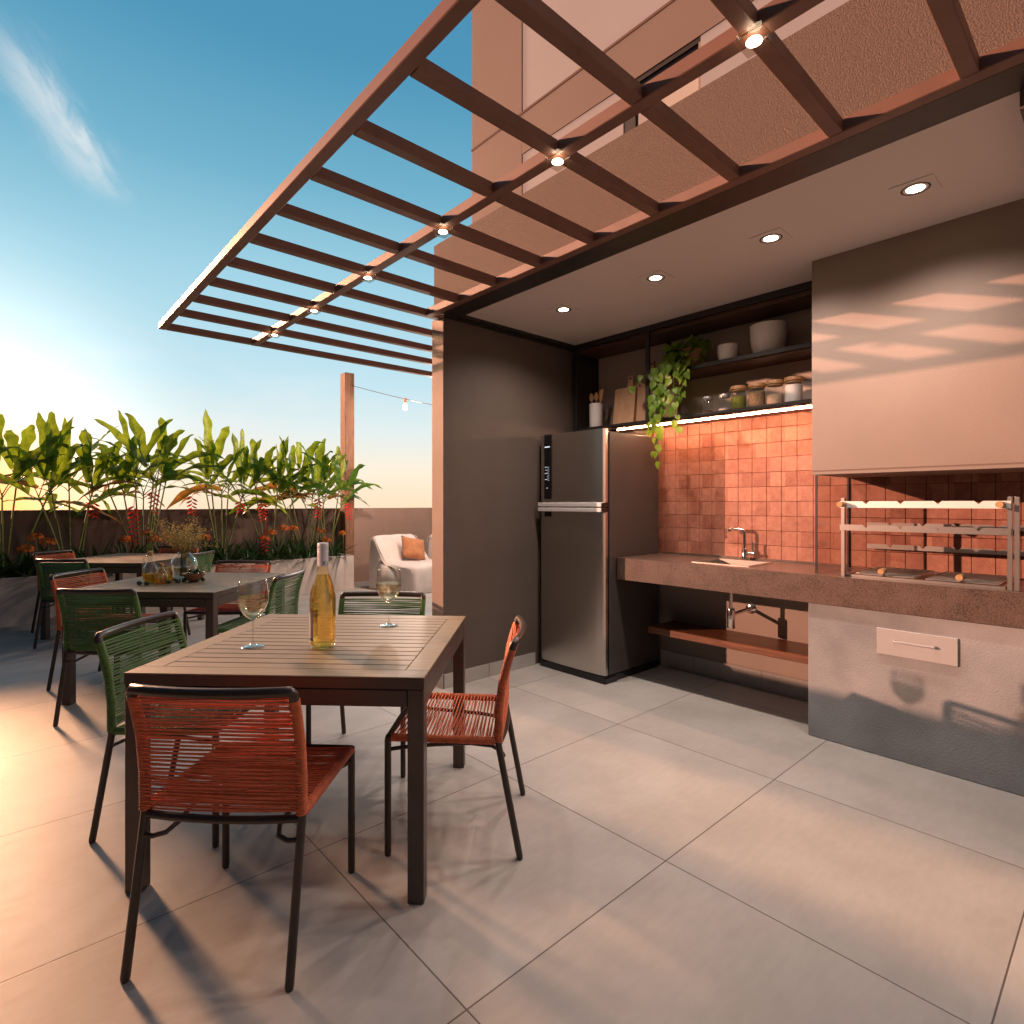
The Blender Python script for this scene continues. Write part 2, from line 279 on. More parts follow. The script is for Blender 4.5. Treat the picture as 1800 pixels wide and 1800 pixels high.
M_WHITEBAR = mat('pale_handle', (.80, .76, .75), .35)
M_CONCRETE = mat('concrete', (.30, .305, .315), .75, var=.28, vscale=3.0, bump=.22, bscale=110, detail=8)
M_PLANTER = mat('planter_concrete', (.60, .53, .49), .8, var=.18, vscale=4, bump=.2, bscale=60, detail=8)
M_SKIRT = mat('grey_skirting', (.42, .39, .37), .5, var=.12, vscale=4, detail=7)
M_DRAWER = mat('cream_panel', (.42, .40, .39), .35)
M_PARAPET_SHADE = mat('shaded_parapet_paint', (.135, .082, .066), .7, var=.15, vscale=2.5, bump=.1, bscale=90)  # shade on the back parapet's left stretch put into its colour
M_PARAPET_LIT = mat('lit_parapet_paint', (.36, .235, .185), .75, var=.12, vscale=2.5, bump=.1, bscale=90)  # same parapet's brighter right stretch, its light put into the colour
M_WALNUT = wood('walnut', (.105, .042, .020), (.042, .017, .010), .42, 'Y')
M_WALNUT_L = wood('oiled_walnut', (.23, .088, .038), (.085, .030, .014), .4, 'Y', coat=.1)
M_POST = wood('weathered_post', (.30, .150, .085), (.145, .065, .038), .7, 'Z', .8)
M_BEECH = wood('beech', (.56, .34, .20), (.42, .235, .13), .5, 'Z', 1.4)
M_BEECH2 = wood('beech_spoon', (.58, .34, .16), (.44, .24, .10), .5, 'Z', 1.6)
M_BAMBOO = wood('bamboo_lid', (.56, .30, .13), (.40, .20, .08), .45, 'X', 2.0)
M_BOWLWOOD = wood('olive_wood', (.36, .19, .11), (.20, .095, .055), .5, 'X', 1.6)
M_CERAMIC = mat('white_ceramic', (.84, .80, .78), .42)
M_FABRIC = mat('cream_outdoor_fabric', (.74, .65, .60), .9, var=.06, vscale=8, bump=.15, bscale=220, sheen=.2)
M_CUSHION = mat('rust_cotton', (.50, .20, .085), .9, var=.18, vscale=14, bump=.2, bscale=260, sheen=.2)
M_PIPING = mat('fabric_piping', (.68, .62, .58), .85)
M_SOIL = mat('soil', (.035, .024, .018), .95, var=.4, vscale=30, bump=.8, bscale=50)
M_GLASS = thin_glass('clear_glass', (.94, .95, .94), 2.1); M_GLASSJAR = thin_glass('jar_glass', (.90, .92, .92)); M_SCREEN = thin_glass('screen_glass', (.93, .90, .88), 1.0, .01)
M_BOTTLE = thin_glass('amber_bottle_glass', (.99, .91, .70), 1.4)
M_WINE = liquid('white_wine', (1.0, .95, .80), 1.33, .6); M_WINEB = liquid('bottled_wine', (1.0, .89, .55), 1.30, .55)
M_OIL = liquid('olive_oil', (.95, .70, .03), 1.36, .5); M_WATER = liquid('vase_water', (.95, .97, .96), 1.33, .6)
M_CAPSULE = mat('white_capsule', (.66, .68, .74), .35, spec=.6); M_INK = mat('black_ink', (.02, .02, .02), .6)
M_LABEL = mat('paper_label', (.74, .72, .74), .6); M_TEAL = mat('teal_label_band', (.05, .28, .29), .6)
M_OLIVE = mat('olive_skin', (.040, .062, .018), .25, var=.4, vscale=50)
M_LEAF = leaf_mat('heliconia_leaf', (.042, .125, .018), (.24, .38, .022), .46, rough=.36, var=.45)
M_LEAFDRY = leaf_mat('dry_heliconia_leaf', (.16, .085, .02), (.36, .20, .04), .45)
M_STEMG = mat('green_stalk', (.16, .20, .05), .5, var=.3, vscale=12)
M_BRACT = leaf_mat('red_bract', (.55, .025, .018), (.70, .06, .03), .3, .4)
M_PETAL = leaf_mat('orange_petal', (.80, .19, .02), (.9, .25, .03), .3, .5, var=.5, vs=40)
M_STRAP = leaf_mat('dark_strap_leaf', (.022, .062, .020), (.08, .16, .02), .2, .35, var=.4)
M_POTHOS = leaf_mat('pothos_leaf', (.17, .30, .030), (.32, .44, .04), .35, .4, var=.3, vs=22)
M_DRYFL = leaf_mat('dried_flower', (.26, .23, .085), (.40, .34, .12), .35, .8, var=.4, vs=60)
M_TERRACOTTA = mat('terracotta_pot', (.42, .20, .12), .7, var=.1)
M_LED = emit('led_strip_glow', (1.0, .52, .30), 160.0); M_LAMP = emit('lamp_glow', (1.0, .80, .58), 22.0); M_BULB = emit('filament_bulb_glow', (1.0, .78, .55), 9.0)
M_MARK = emit('glowing_panel_marks', (.85, .92, 1.0), 1.1)  # white print marks given a glow of their own
M_WINDARK = mat('dark_window_pane', (.012, .012, .014), .05, spec=.8); M_REFLECTION = mat('painted_reflection', (.46, .44, .42), .8)
M_HILL = mat('distant_hill_slope', (.40, .33, .34), .9)
M_CABLE = mat('black_cable', (.012, .012, .013), .5); M_COPPER = mat('copper_socket', (.40, .17, .08), .4, metal=.6)

# ------------------------------------------------------------------ mesh helpers
class MB:
    def __init__(s): s.bm = bmesh.new()
    def box(s, lo, hi, bev=0., seg=1, rot=None, pivot=None):
        lo = Vector(lo); hi = Vector(hi); r = bmesh.ops.create_cube(s.bm, size=1); vs = r['verts']
        c = (lo + hi) / 2; d = hi - lo
        for v in vs: v.co = Vector((v.co.x * d.x, v.co.y * d.y, v.co.z * d.z)) + c
        if bev:
            es = {e for v in vs for e in v.link_edges}
            g = bmesh.ops.bevel(s.bm, geom=list(es), offset=bev, segments=seg, affect='EDGES', profile=.5)
            vs = list({v for f in g['faces'] for v in f.verts} | {v for v in vs if v.is_valid})
        if rot is not None:
            pv = Vector(pivot) if pivot is not None else c
            for v in vs: v.co = rot @ (v.co - pv) + pv
        return s
    def tube(s, pts, r, n=8, cap=True, flat=1.0):
        pts = [Vector(p) for p in pts]; k = len(pts); rs = r if isinstance(r, (list, tuple)) else [r] * k
        T = [(pts[min(i + 1, k - 1)] - pts[max(i - 1, 0)]).normalized() for i in range(k)]
        up = Vector((0, 0, 1)) if abs(T[0].z) < .9 else Vector((1, 0, 0))
        a = (up - T[0] * up.dot(T[0])).normalized(); rings = []
        for i in range(k):
            a = (a - T[i] * a.dot(T[i])); a = a.normalized() if a.length > 1e-6 else T[i].orthogonal().normalized()
            b = T[i].cross(a)
            rings.append([s.bm.verts.new(pts[i] + (a * math.cos(2 * math.pi * j / n) * flat + b * math.sin(2 * math.pi * j / n)) * rs[i]) for j in range(n)])
        for i in range(k - 1):
            for j in range(n): s.bm.faces.new((rings[i][j], rings[i][(j + 1) % n], rings[i + 1][(j + 1) % n], rings[i + 1][j]))
        if cap: s.bm.faces.new(rings[0][::-1]); s.bm.faces.new(rings[-1])
        return s
    def lathe(s, prof, c=(0, 0, 0), n=32, closed=False, a0=0., a1=2 * math.pi):
        c = Vector(c); full = abs(a1 - a0 - 2 * math.pi) < 1e-6; m = n if full else n + 1; rings = []
        for (r, z) in prof:
            if r < 1e-6: rings.append([s.bm.verts.new(c + Vector((0, 0, z)))])
            else: rings.append([s.bm.verts.new(c + Vector((r * math.cos(a0 + (a1 - a0) * j / n), r * math.sin(a0 + (a1 - a0) * j / n), z))) for j in range(m)])
        pairs = list(zip(rings, rings[1:])) + ([(rings[-1], rings[0])] if closed else [])
        for A, B in pairs:
            for j in range(n):
                j2 = (j + 1) % m
                if len(A) == 1 and len(B) == 1: continue
                if len(A) == 1: s.bm.faces.new((A[0], B[j], B[j2]))
                elif len(B) == 1: s.bm.faces.new((A[j], A[j2], B[0]))
                else: s.bm.faces.new((A[j], A[j2], B[j2], B[j]))
        return s
    def prism(s, poly, ex, inset=0):
        ex = Vector(ex); a = [s.bm.verts.new(Vector(p)) for p in poly]; b = [s.bm.verts.new(Vector(p) + ex) for p in poly]; n = len(poly)
        s.bm.faces.new(a[::-1]); s.bm.faces.new(b)
        for i in range(n): s.bm.faces.new((a[i], a[(i + 1) % n], b[(i + 1) % n], b[i]))
        return s
    def grid(s, rows):
        V = [[s.bm.verts.new(Vector(p)) for p in r] for r in rows]
        for i in range(len(V) - 1):
            for j in range(len(V[0]) - 1): s.bm.faces.new((V[i][j], V[i][j + 1], V[i + 1][j + 1], V[i + 1][j]))
        return s
    def poly(s, pts): s.bm.faces.new([s.bm.verts.new(Vector(p)) for p in pts]); return s
    def xf(s, mtx): bmesh.ops.transform(s.bm, matrix=mtx, verts=s.bm.verts); return s
    def build(s, name, m, parent=None, smooth=0, off=None, world=False, solid=0.):
        if world and parent is not None:
            o = parent.location
            if parent.parent is not None: o = o + parent.parent.location
            bmesh.ops.translate(s.bm, vec=-o, verts=s.bm.verts)
        bmesh.ops.recalc_face_normals(s.bm, faces=s.bm.faces)
        me = bpy.data.meshes.new(name); s.bm.to_mesh(me); s.bm.free()
        for mm in (m if isinstance(m, (list, tuple)) else [m]): me.materials.append(mm)
        if smooth:
            me.polygons.foreach_set('use_smooth', [True] * len(me.polygons))
            if smooth < 180: me.set_sharp_from_angle(angle=R(smooth))
        o = bpy.data.objects.new(name, me); COL.objects.link(o)
        if parent is not None: o.parent = parent
        if off is not None: o.location = off
        return o
def tag(o, label=None, cat=None, group=None, kind=None):
    if label: o['label'] = label
    if cat: o['category'] = cat
    if group: o['group'] = group
    if kind: o['kind'] = kind
    return o
def thing(name, label, cat, loc=(0, 0, 0), rz=0., group=None):
    o = bpy.data.objects.new(name, None); COL.objects.link(o); o.location = loc; o.rotation_euler = (0, 0, rz); o.empty_display_size = .1
    return tag(o, label, cat, group)
KIDS = {}
def dup(root, loc=None, rz=None, label=None, group=None, data=None):
    def cp(o, par):
        c = o.copy(); COL.objects.link(c); c.parent = par
        for ch in o.children: cp(ch, c)
        return c
    bpy.context.view_layer.update()
    r = cp(root, None)
    if loc is not None: r.location = loc
    if rz is not None: r.rotation_euler = (0, 0, rz)
    if label: r['label'] = label
    if group: r['group'] = group
    return r
def lamp(name, kind, parent, loc, energy, col, rot=(0, 0, 0), **kw):
    d = bpy.data.lights.new(name, kind); d.energy = energy; d.color = col
    for k, v in kw.items(): setattr(d, k, v)
    o = bpy.data.objects.new(name, d); COL.objects.link(o); o.parent = parent; o.location = loc; o.rotation_euler = rot; return o

# ------------------------------------------------------------------ the terrace floor, ceiling and walls
o = MB().box((-1.9, -3.2, -.12), (7.6, 8.95, 0)).build('floor', M_FLOOR); tag(o, kind='structure')
o = MB().box((2.30, -1.6, 2.65), (4.10, 3.29, 2.70)).build('ceiling', M_CEIL); tag(o, kind='structure')
hl = MB(); rows = []
for i in range(41):
    x = 620 + i * 6; h = 1.3 + 5.5 * math.exp(-((i - 20) / 6.5) ** 2) + .8 * math.sin(i * .9) * math.exp(-((i - 20) / 9) ** 2)
    rows.append([(x, 815 + .1 * i, -3), (x, 822 + .1 * i, h), (x, 860, h * .5), (x, 900, -3)])
hl.grid(rows); o = hl.build('hills', M_HILL, smooth=180); tag(o, kind='structure')

WX, WY = 2.321, 3.293                                   # front corner of the side wall
t = thing('side_wall', 'dark taupe side wall beside the fridge with a pale lit end', 'wall', (WX, WY, 0))
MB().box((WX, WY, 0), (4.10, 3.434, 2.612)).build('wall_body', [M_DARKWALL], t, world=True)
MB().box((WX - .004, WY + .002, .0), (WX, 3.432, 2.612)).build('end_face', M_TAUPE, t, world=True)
sk = MB()
for a, b in ((WX - .012, 2.724), (2.728, 3.21)): sk.box((a, WY - .012, 0), (b, WY, .098))
sk.box((WX - .016, WY - .012, 0), (WX - .004, 3.445, .098)); sk.build('skirting', M_SKIRT, t, world=True)
MB().box((WX, WY - .004, 2.605), (4.0, WY, 2.65)).box((2.41, 3.25, 2.628), (3.66, WY - .004, 2.65)).build('shadow_gap', M_BLACK, t, world=True)

t = thing('back_wall', 'kitchen back wall, terracotta tiles above the counter and dark paint below it', 'wall', (3.96, 1.5, 0))
MB().box((3.96, -1.6, 0), (4.10, 3.293, 2.65)).build('wall_body', mat('greige_paint', (.27, .215, .18), .65, var=.08, vscale=3, bump=.15, bscale=120), t, world=True)
b = MB()
for i in range(-16, 11):
    for k in range(-1, 10):
        y = 1.5438 + i * .1017; z = .9085 + k * .1014
        if y < -.1: continue
        r_ = rnd.uniform(-.0008, .0012); b.box((3.946 - r_, y + .0011, z + .0011), (3.958, y + .1006, z + .1003), .0016)
b.build('tile_backsplash', M_TILE, t, world=True)
MB().box((3.9575, -.1, .75), (3.9595, 2.70, 1.925)).build('tile_grout', mat('dark_red_grout', (.20, .055, .03), .9), t, world=True)
b = MB()
for a, c in ((1.27, 1.783), (1.786, 2.30), (2.303, 2.6)): b.box((3.948, a, 0), (3.96, c, .128))
b.build('skirting', M_SKIRT, t, world=True)

t = thing('apartment_building', 'apartment building rising over the kitchen with textured parapet band and recessed upper storeys', 'building', (2.4, 0, 2.65))
MB().box((2.335, -4.0, 2.702), (2.70, 3.434, 3.16)).build('parapet_band', M_TEXTURED, t, world=True)
MB().box((2.684, 2.879, 3.161), (4.6, 3.434, 9)).build('corner_column', M_BLD, t, world=True)
b = MB(); b.box((2.684, -4.0, 3.715), (3.2, 2.877, 3.988)); b.build('spandrel', M_BLD, t, world=True)
b = MB(); b.box((2.680, -4.0, 3.990), (3.2, 3.44, 4.006)); b.build('dark_drip_joint', mat('drip_joint', (.12, .07, .055), .8), t, world=True)
MB().box((2.690, -4.0, 3.161), (3.4, 1.53, 3.714)).box((2.690, 2.02, 3.161), (3.4, 2.878, 3.714)).box((2.690, -4.0, 4.007), (3.4, 2.878, 9)).build('recessed_wall', M_PALE, t, world=True)
w = MB().box((2.693, 1.935, 3.161), (2.80, 2.018, 3.713), .004).box((2.693, 1.532, 3.690), (2.80, 1.934, 3.713)).build('window_frame', M_BLACK, t, world=True)
MB().box((2.705, 1.545, 3.55), (2.74, 1.934, 3.689)).build('window_pane', M_WINDARK, t, world=True)
MB().box((2.707, 1.545, 3.162), (2.74, 1.934, 3.549)).build('window_reflection', M_REFLECTION, t, world=True)  # pale slab painted for the light reflected in the lower glass
MB().box((2.692, 1.530, 3.161), (2.74, 1.544, 3.689)).build('window_jamb', M_TAUPE, t, world=True)
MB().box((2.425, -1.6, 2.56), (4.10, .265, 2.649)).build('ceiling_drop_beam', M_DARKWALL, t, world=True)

# parapets
o = MB().box((-1.86, 8.70, 0), (4.05, 8.95, 1.222)).build('parapet_wall', M_PARAPET_SHADE); tag(o, 'back parapet wall behind the tall planted bed, painted darker for its shade', 'wall')
o = MB().box((4.052, 8.70, 0), (7.6, 8.95, 1.222)).build('parapet_wall', M_PARAPET_LIT); tag(o, 'back parapet wall behind the cream lounge chair, painted paler for its light', 'wall')
o = MB().box((-1.86, -3.2, 0), (-1.60, 8.699, 1.60)).build('parapet_wall', M_PARAPET_SHADE); tag(o, 'dark brown parapet wall along the open left side of the terrace', 'wall')

# ------------------------------------------------------------------ pergola and its lamps
t = thing('pergola', 'brown steel pergola of slender crossing beams over the terrace', 'pergola', (1.6, 2, 2.62))
ZB, ZT = 2.620, 2.669
def lbeam(x0, x1, zb=ZB, zt=ZT): return MB().box((x0, -2.3, zb), (x1, 4.99, zt), .003).build('beam', M_BEAM, t, world=True)
lbeam(.893, .941); lbeam(1.560, 1.612)
MB().box((2.226, -2.3, ZB), (2.279, WY + .10, ZT), .003).build('beam', M_BEAM, t, world=True)
for k in range(-9, 10):
    y1 = 1.522 + .379 * k
    if k == 9: y1 = 4.989
    segs = ((.9425, 1.5585), (1.6135, 2.2245)) if y1 < 3.3 else ((.9425, 1.5585), (1.6135, 5.6))
    b = MB()
    for x0, x1 in segs: b.box((x0, y1 - .050, ZB + .001), (x1, y1, ZT - .001), .003)
    b.build('rafter', M_BEAM, t, world=True)
MB().box((2.281, -2.3, 2.6215), (2.43, 3.29, 2.649)).build('fascia_plate', M_BLACK, t, world=True)

PL = None
for i, y in enumerate((.732, 1.489, 2.241, 2.988, 3.743, 4.484)):
    if PL is None:
        PL = thing('pergola_spotlight', 'x', 'lamp', (1.575, y, ZB), group='spotlights under the middle pergola beam')
        MB().box((-.036, -.036, -.034), (.036, .036, -.001), .003).build('housing', thin_glass('lamp_housing_glass', (.80, .76, .72), .35, .15), PL)
        MB().lathe([(0, 0), (.020, 0), (.022, -.003), (.0, -.006)], (0, 0, -.020), 20).build('bulb', M_LAMP, PL)
        lamp('spot_beam', 'SPOT', PL, (0, 0, -.045), 18, (1, .78, .66), spot_size=R(112), spot_blend=1.0, shadow_soft_size=.02)
        cur = PL
    else: cur = dup(PL, (1.575, y, ZB))
    cur['label'] = ['pergola spotlight nearest the camera, brightest, above the ceiling edge', 'pergola spotlight beside the building column high on the middle beam',
        'third pergola spotlight along the middle beam, against the building corner', 'fourth pergola spotlight along the middle beam, first with sky behind it',
        'second farthest pergola spotlight on the middle beam', 'farthest pergola spotlight near the end of the middle beam'][i]
CL = None
for i, y in enumerate((.652, 1.266, 1.948, 2.695)):
    lab = ['largest ceiling downlight, nearest the camera at the right', 'ceiling downlight in front of the grill hood, second from the right', 'ceiling downlight before the shelf, third from the right', 'ceiling downlight beside the dark side wall, farthest away'][i]
    if CL is None:
        CL = thing('ceiling_downlight', lab, 'lamp', (2.91, y, 2.65), group='recessed ceiling downlights')
        MB().box((-.078, -.078, -.005), (.078, .078, .0), .001).build('plate', M_CEIL, CL)
        MB().lathe([(.046, -.0052), (.050, -.0075), (.054, -.0052)], n=32).build('bezel', M_BLACK, CL, smooth=60)
        MB().lathe([(0, -.0065), (.030, -.0065), (.034, -.0052)], n=24).build('bulb', M_LAMP, CL)
        lamp('spot_beam', 'SPOT', CL, (0, 0, -.03), 57, (1, .80, .69), spot_size=R(146), spot_blend=1.0, shadow_soft_size=.035)
    else: dup(CL, (2.91, y, 2.65), label=lab)

# ------------------------------------------------------------------ kitchen
t = thing('kitchen_counter', 'kitchen counter, speckled brown granite slab on a grey concrete base', 'counter', (3.6, 1.2, 0))
b = MB(); X0, X1, Y0, Y1, z0, z1 = 3.352, 3.945, -1.4, 2.575, .748, .905
sx0, sx1, sy0, sy1 = 3.475, 3.80, 1.655, 2.025
b.box((X0, Y0, z0), (X1, sy0, z1)).box((X0, sy1, z0), (X1, Y1, z1)).box((X0, sy0, z0), (sx0, sy1, z1)).box((sx1, sy0, z0), (X1, sy1, z1))
bmesh.ops.remove_doubles(b.bm, verts=b.bm.verts, dist=.0005)
b.build('countertop', M_GRANITE, t, world=True)
MB().box((3.372, -1.4, 0), (3.945, 1.260, .747), .004).build('concrete_base', M_CONCRETE, t, world=True)
MB().box((3.925, 1.25, .9055), (3.945, 2.575, .918)).build('upstand', M_GRANITE, t, world=True)
d = MB().box((3.360, .586, .529), (3.3715, .920, .661), .0015).build('ash_drawer_front', M_DRAWER, t, world=True)
h = MB().tube([(3.358, .842, .606), (3.338, .838, .606), (3.336, .82, .606), (3.336, .70, .606), (3.338, .675, .606), (3.358, .672, .606)], .0055, 8)
h.build('drawer_handle', M_DRAWER, d, world=False, off=None).location = -t.location
t = thing('under_counter_shelf', 'long walnut shelf mounted under the counter below the sink', 'shelf', (3.7, 1.9, .35))
MB().box((3.62, 1.262, .330), (3.947, 2.49, .378), .003).build('board', M_WALNUT_L, t, world=True)
t = thing('kitchen_sink', 'steel undermount sink basin set in the granite counter', 'sink', (3.64, 1.84, .905))
b = MB(); e = .012
b.box((sx0 - e, sy0 - e, .9052), (sx1 + e, sy0 + .004, .9095)).box((sx0 - e, sy1 - .004, .9052), (sx1 + e, sy1 + e, .9095)).box((sx0 - e, sy0 + .004, .9052), (sx0 + .004, sy1 - .004, .9095)).box((sx1 - .004, sy0 + .004, .9052), (sx1 + e, sy1 - .004, .9095))
b.build('rim', M_STEEL2, t, world=True)
b = MB(); ex = .002
b.box((sx0 + ex, sy0 + ex, .752), (sx1 - ex, sy1 - ex, .756)).box((sx0 + ex, sy0 + ex, .756), (sx0 + .006, sy1 - ex, .905)).box((sx1 - .006, sy0 + ex, .756), (sx1 - ex, sy1 - ex, .905)).box((sx0 + .006, sy0 + ex, .756), (sx1 - .006, sy0 + .006, .905)).box((sx0 + .006, sy1 - .006, .756), (sx1 - .006, sy1 - ex, .905))
b.build('basin', M_STEEL2, t, world=True)
fx, fy = 3.875, 1.868
t = thing('kitchen_faucet', 'chrome single lever faucet standing behind the sink', 'faucet', (fx, fy, .905))
b = MB(); b.lathe([(0, 0), (.019, 0), (.019, .075), (.015, .080), (0, .080)], n=20).build('body', M_CHROME, t, smooth=40)
pts = [(0, 0, .075), (0, 0, .17)] + [(0, .028 - .028 * math.cos(a), .185 + .028 * math.sin(a)) for a in [R(x) for x in (0, 25, 50, 75, 90)]] + [(0, .07, .213), (0, .118, .213)]
MB().tube(pts, [.0105] * (len(pts) - 1) + [.0105], 12).tube([(0, .106, .213), (0, .112, .196)], .011, 12).build('spout', M_CHROME, t, smooth=50)
MB().tube([(0, -.012, .048), (0, -.072, .048)], .0115, 12).box((-.004, -.066, .055), (.004, -.050, .128), .002).build('lever', M_CHROME, t, smooth=40)
t = thing('drain_trap', 'chrome bottle trap hanging under the counter below the sink', 'drain pipe', (3.669, 1.863, .46))
MB().lathe([(0, 0), (.024, 0), (.0255, .003), (.0255, .120), (.022, .132), (.0125, .133), (.0125, .287), (0, .287)], n=20).build('trap_bottle', M_CHROME, t, smooth=40)
MB().tube([(.0245, 0, .088), (.15, 0, .092), (.285, 0, .096)], .013, 12).build('waste_pipe', M_CHROME, t, smooth=40)
MB().lathe([(0, 0), (.036, 0), (.036, .004), (.016, .012), (.0, .012)], n=24).xf(Matrix.Translation((.290, 0, .096)) @ Matrix.Rotation(R(-90), 4, 'Y')).build('wall_flange', M_CHROME, t, smooth=40)

# hood, screen, rack and grill
t = thing('grill_hood', 'large taupe box hood above the barbecue grill with sunlit lattice shadows', 'hood', (3.6, .4, 1.46))
MB().box((3.365, -1.4, 1.482), (3.944, 1.237, 2.6495)).build('hood_body', M_TAUPE, t, world=True)
MB().box((3.368, -1.4, 1.460), (3.944, 1.234, 1.4815)).build('lower_lip', M_TAUPE, t, world=True)
t = thing('glass_screen', 'clear glass side screen between the sink and the grill', 'glass panel', (3.65, 1.236, .906))
MB().box((3.424, 1.230, .9055), (3.935, 1.238, 1.4595)).build('pane', M_SCREEN, t, world=True)
MB().box((3.418, 1.2285, .9055), (3.4235, 1.2395, 1.4595)).build('edge_trim', M_BLACK, t, world=True)
MB().box((3.9355, 1.2285, .9055), (3.945, 1.2395, 1.4595)).build('edge_trim', M_BLACK, t, world=True)
t = thing('barbecue_grill', 'built in charcoal grill tray with two wire grates in the counter', 'grill', (3.66, .76, .906))
b = MB(); gx0, gx1, gy0, gy1 = 3.43, 3.90, .425, 1.10
b.box((gx0, gy0, .9056), (gx1, gy0 + .012, .916)).box((gx0, gy1 - .012, .9056), (gx1, gy1, .916)).box((gx0, gy0 + .012, .9056), (gx0 + .012, gy1 - .012, .916)).box((gx1 - .012, gy0 + .012, .9056), (gx1, gy1 - .012, .916))
b.build('tray_rim', M_STEEL2, t, world=True)
MB().box((gx0 + .012, gy0 + .012, .9056), (gx1 - .012, gy1 - .012, .9076)).build('tray_floor', mat('heat_stained_steel', (.40, .20, .13), .25, metal=.8, var=.3, vscale=10), t, world=True)
for y0, y1 in ((.78, 1.05), (.45, .73)):
    b = MB(); n = 15
    for i in range(n): b.tube([(3.46, y0 + (y1 - y0) * i / (n - 1), .921), (3.88, y0 + (y1 - y0) * i / (n - 1), .921)], .0018, 5)
    for i in range(16): b.tube([(3.46 + .42 * i / 15, y0, .9235), (3.46 + .42 * i / 15, y1, .9235)], .0018, 5)
    for yy in (y0, y1): b.tube([(3.455, yy, .921), (3.885, yy, .921)], .004, 6)
    for xx in (3.455, 3.885): b.tube([(xx, y0, .921), (xx, y1, .921)], .004, 6)
    ym = (y0 + y1) / 2; b.tube([(3.455, ym, .921), (3.44, ym, .925), (3.435, ym, .945)], .004, 6)
    g = b.build('wire_grate', M_STEEL2, t, world=True)
    MB().tube([(3.405, ym, .945), (3.47, ym, .945)], .0145, 14).build('wooden_handle', M_BEECH2, t, world=True, smooth=50)
t = thing('skewer_rack', 'steel skewer rack with notched bars standing over the grill', 'rack', (3.42, .75, .906))
def notched(x, y0, y1, z0, z1, notches, th=.003, dp=.016, hw=.016):
    poly = [(x, y1, z0), (x, y0, z0), (x, y0, z1)]
    for yn in sorted(notches): poly += [(x, yn - hw, z1), (x, yn, z1 - dp), (x, yn + hw, z1)]
    poly += [(x, y1, z1)]
    return MB().prism(poly, (th, 0, 0))
for y in (1.092, .405, .381): MB().box((3.398, y - .009, .9062), (3.4248, y + .009, 1.330), .001).build('post', M_STEEL2, t, world=True)
fn = (.98, .825, .67, .515)
notched(3.3945, .40, 1.105, 1.277, 1.312, fn).build('notched_bar', mat('frosted_steel', (.80, .76, .72), .5, metal=.6), t, world=True)
notched(3.3945, .40, 1.105, 1.155, 1.187, fn).build('notched_bar', M_STEEL2, t, world=True)
for z in (1.158, 1.030): notched(3.9, .05, 1.121, z, z + .028, (1.0, .84, .682, .519, .36, .2)).build('notched_bar', M_STEEL2, t, world=True)
for y in (1.085, .432): MB().tube([(3.325, y, 1.295), (3.394, y, 1.295)], .0145, 14).build('wooden_handle', M_BEECH2, t, world=True, smooth=50)

# wall shelf unit
t = thing('wall_shelf_unit', 'black framed walnut wall shelf unit over the tiled backsplash', 'shelf', (3.8, 2.3, 1.9))
def sb(name, lo, hi, m, bev=.0015): return MB().box(lo, hi, bev).build(name, m, t, world=True)
SX = 3.650
sb('top_board', (SX + .02, 1.239, 2.577), (3.946, 3.232, 2.605), M_WALNUT)
sb('frame_bar', (SX, 1.239, 2.6055), (SX + .022, 3.232, 2.6495), M_BLACK)
sb('frame_bar', (SX, 1.239, 1.912), (SX + .020, 3.232, 1.935), M_BLACK)
sb('bottom_board', (SX + .0205, 1.239, 1.905), (3.946, 3.232, 1.9345), M_WALNUT_L)
sb('upright', (SX, 3.2335, 1.905), (3.946, 3.268, 2.6495), M_BLACK)
sb('upright', (SX, 2.503, 1.9355), (SX + .02, 2.537, 2.605), M_BLACK)
sb('upright', (3.925, 2.50, 1.9355), (3.946, 2.53, 2.5765), M_BLACK)
sb('shelf_board', (SX + .0205, 1.239, 2.246), (3.946, 2.50, 2.278), M_WALNUT)
sb('frame_bar', (SX, 1.239, 2.252), (SX + .020, 2.5025, 2.280), M_BLACK)
sb('back_panel', (3.9465, 1.239, 1.9355), (3.9595, 3.232, 2.6045), mat('shelf_back_paint', (.48, .40, .35), .65, var=.05, vscale=3), 0)
t = thing('light_strip', 'glowing warm light strip under the bottom board of the wall shelf', 'light strip', (3.76, 2.1, 1.895))
MB().box((3.756, 1.242, 1.8985), (3.764, 2.88, 1.9045)).build('diffuser', M_LED, t, world=True)
MB().box((3.749, 2.882, 1.888), (3.769, 2.93, 1.9045)).build('end_cap', M_BLACK, t, world=True)

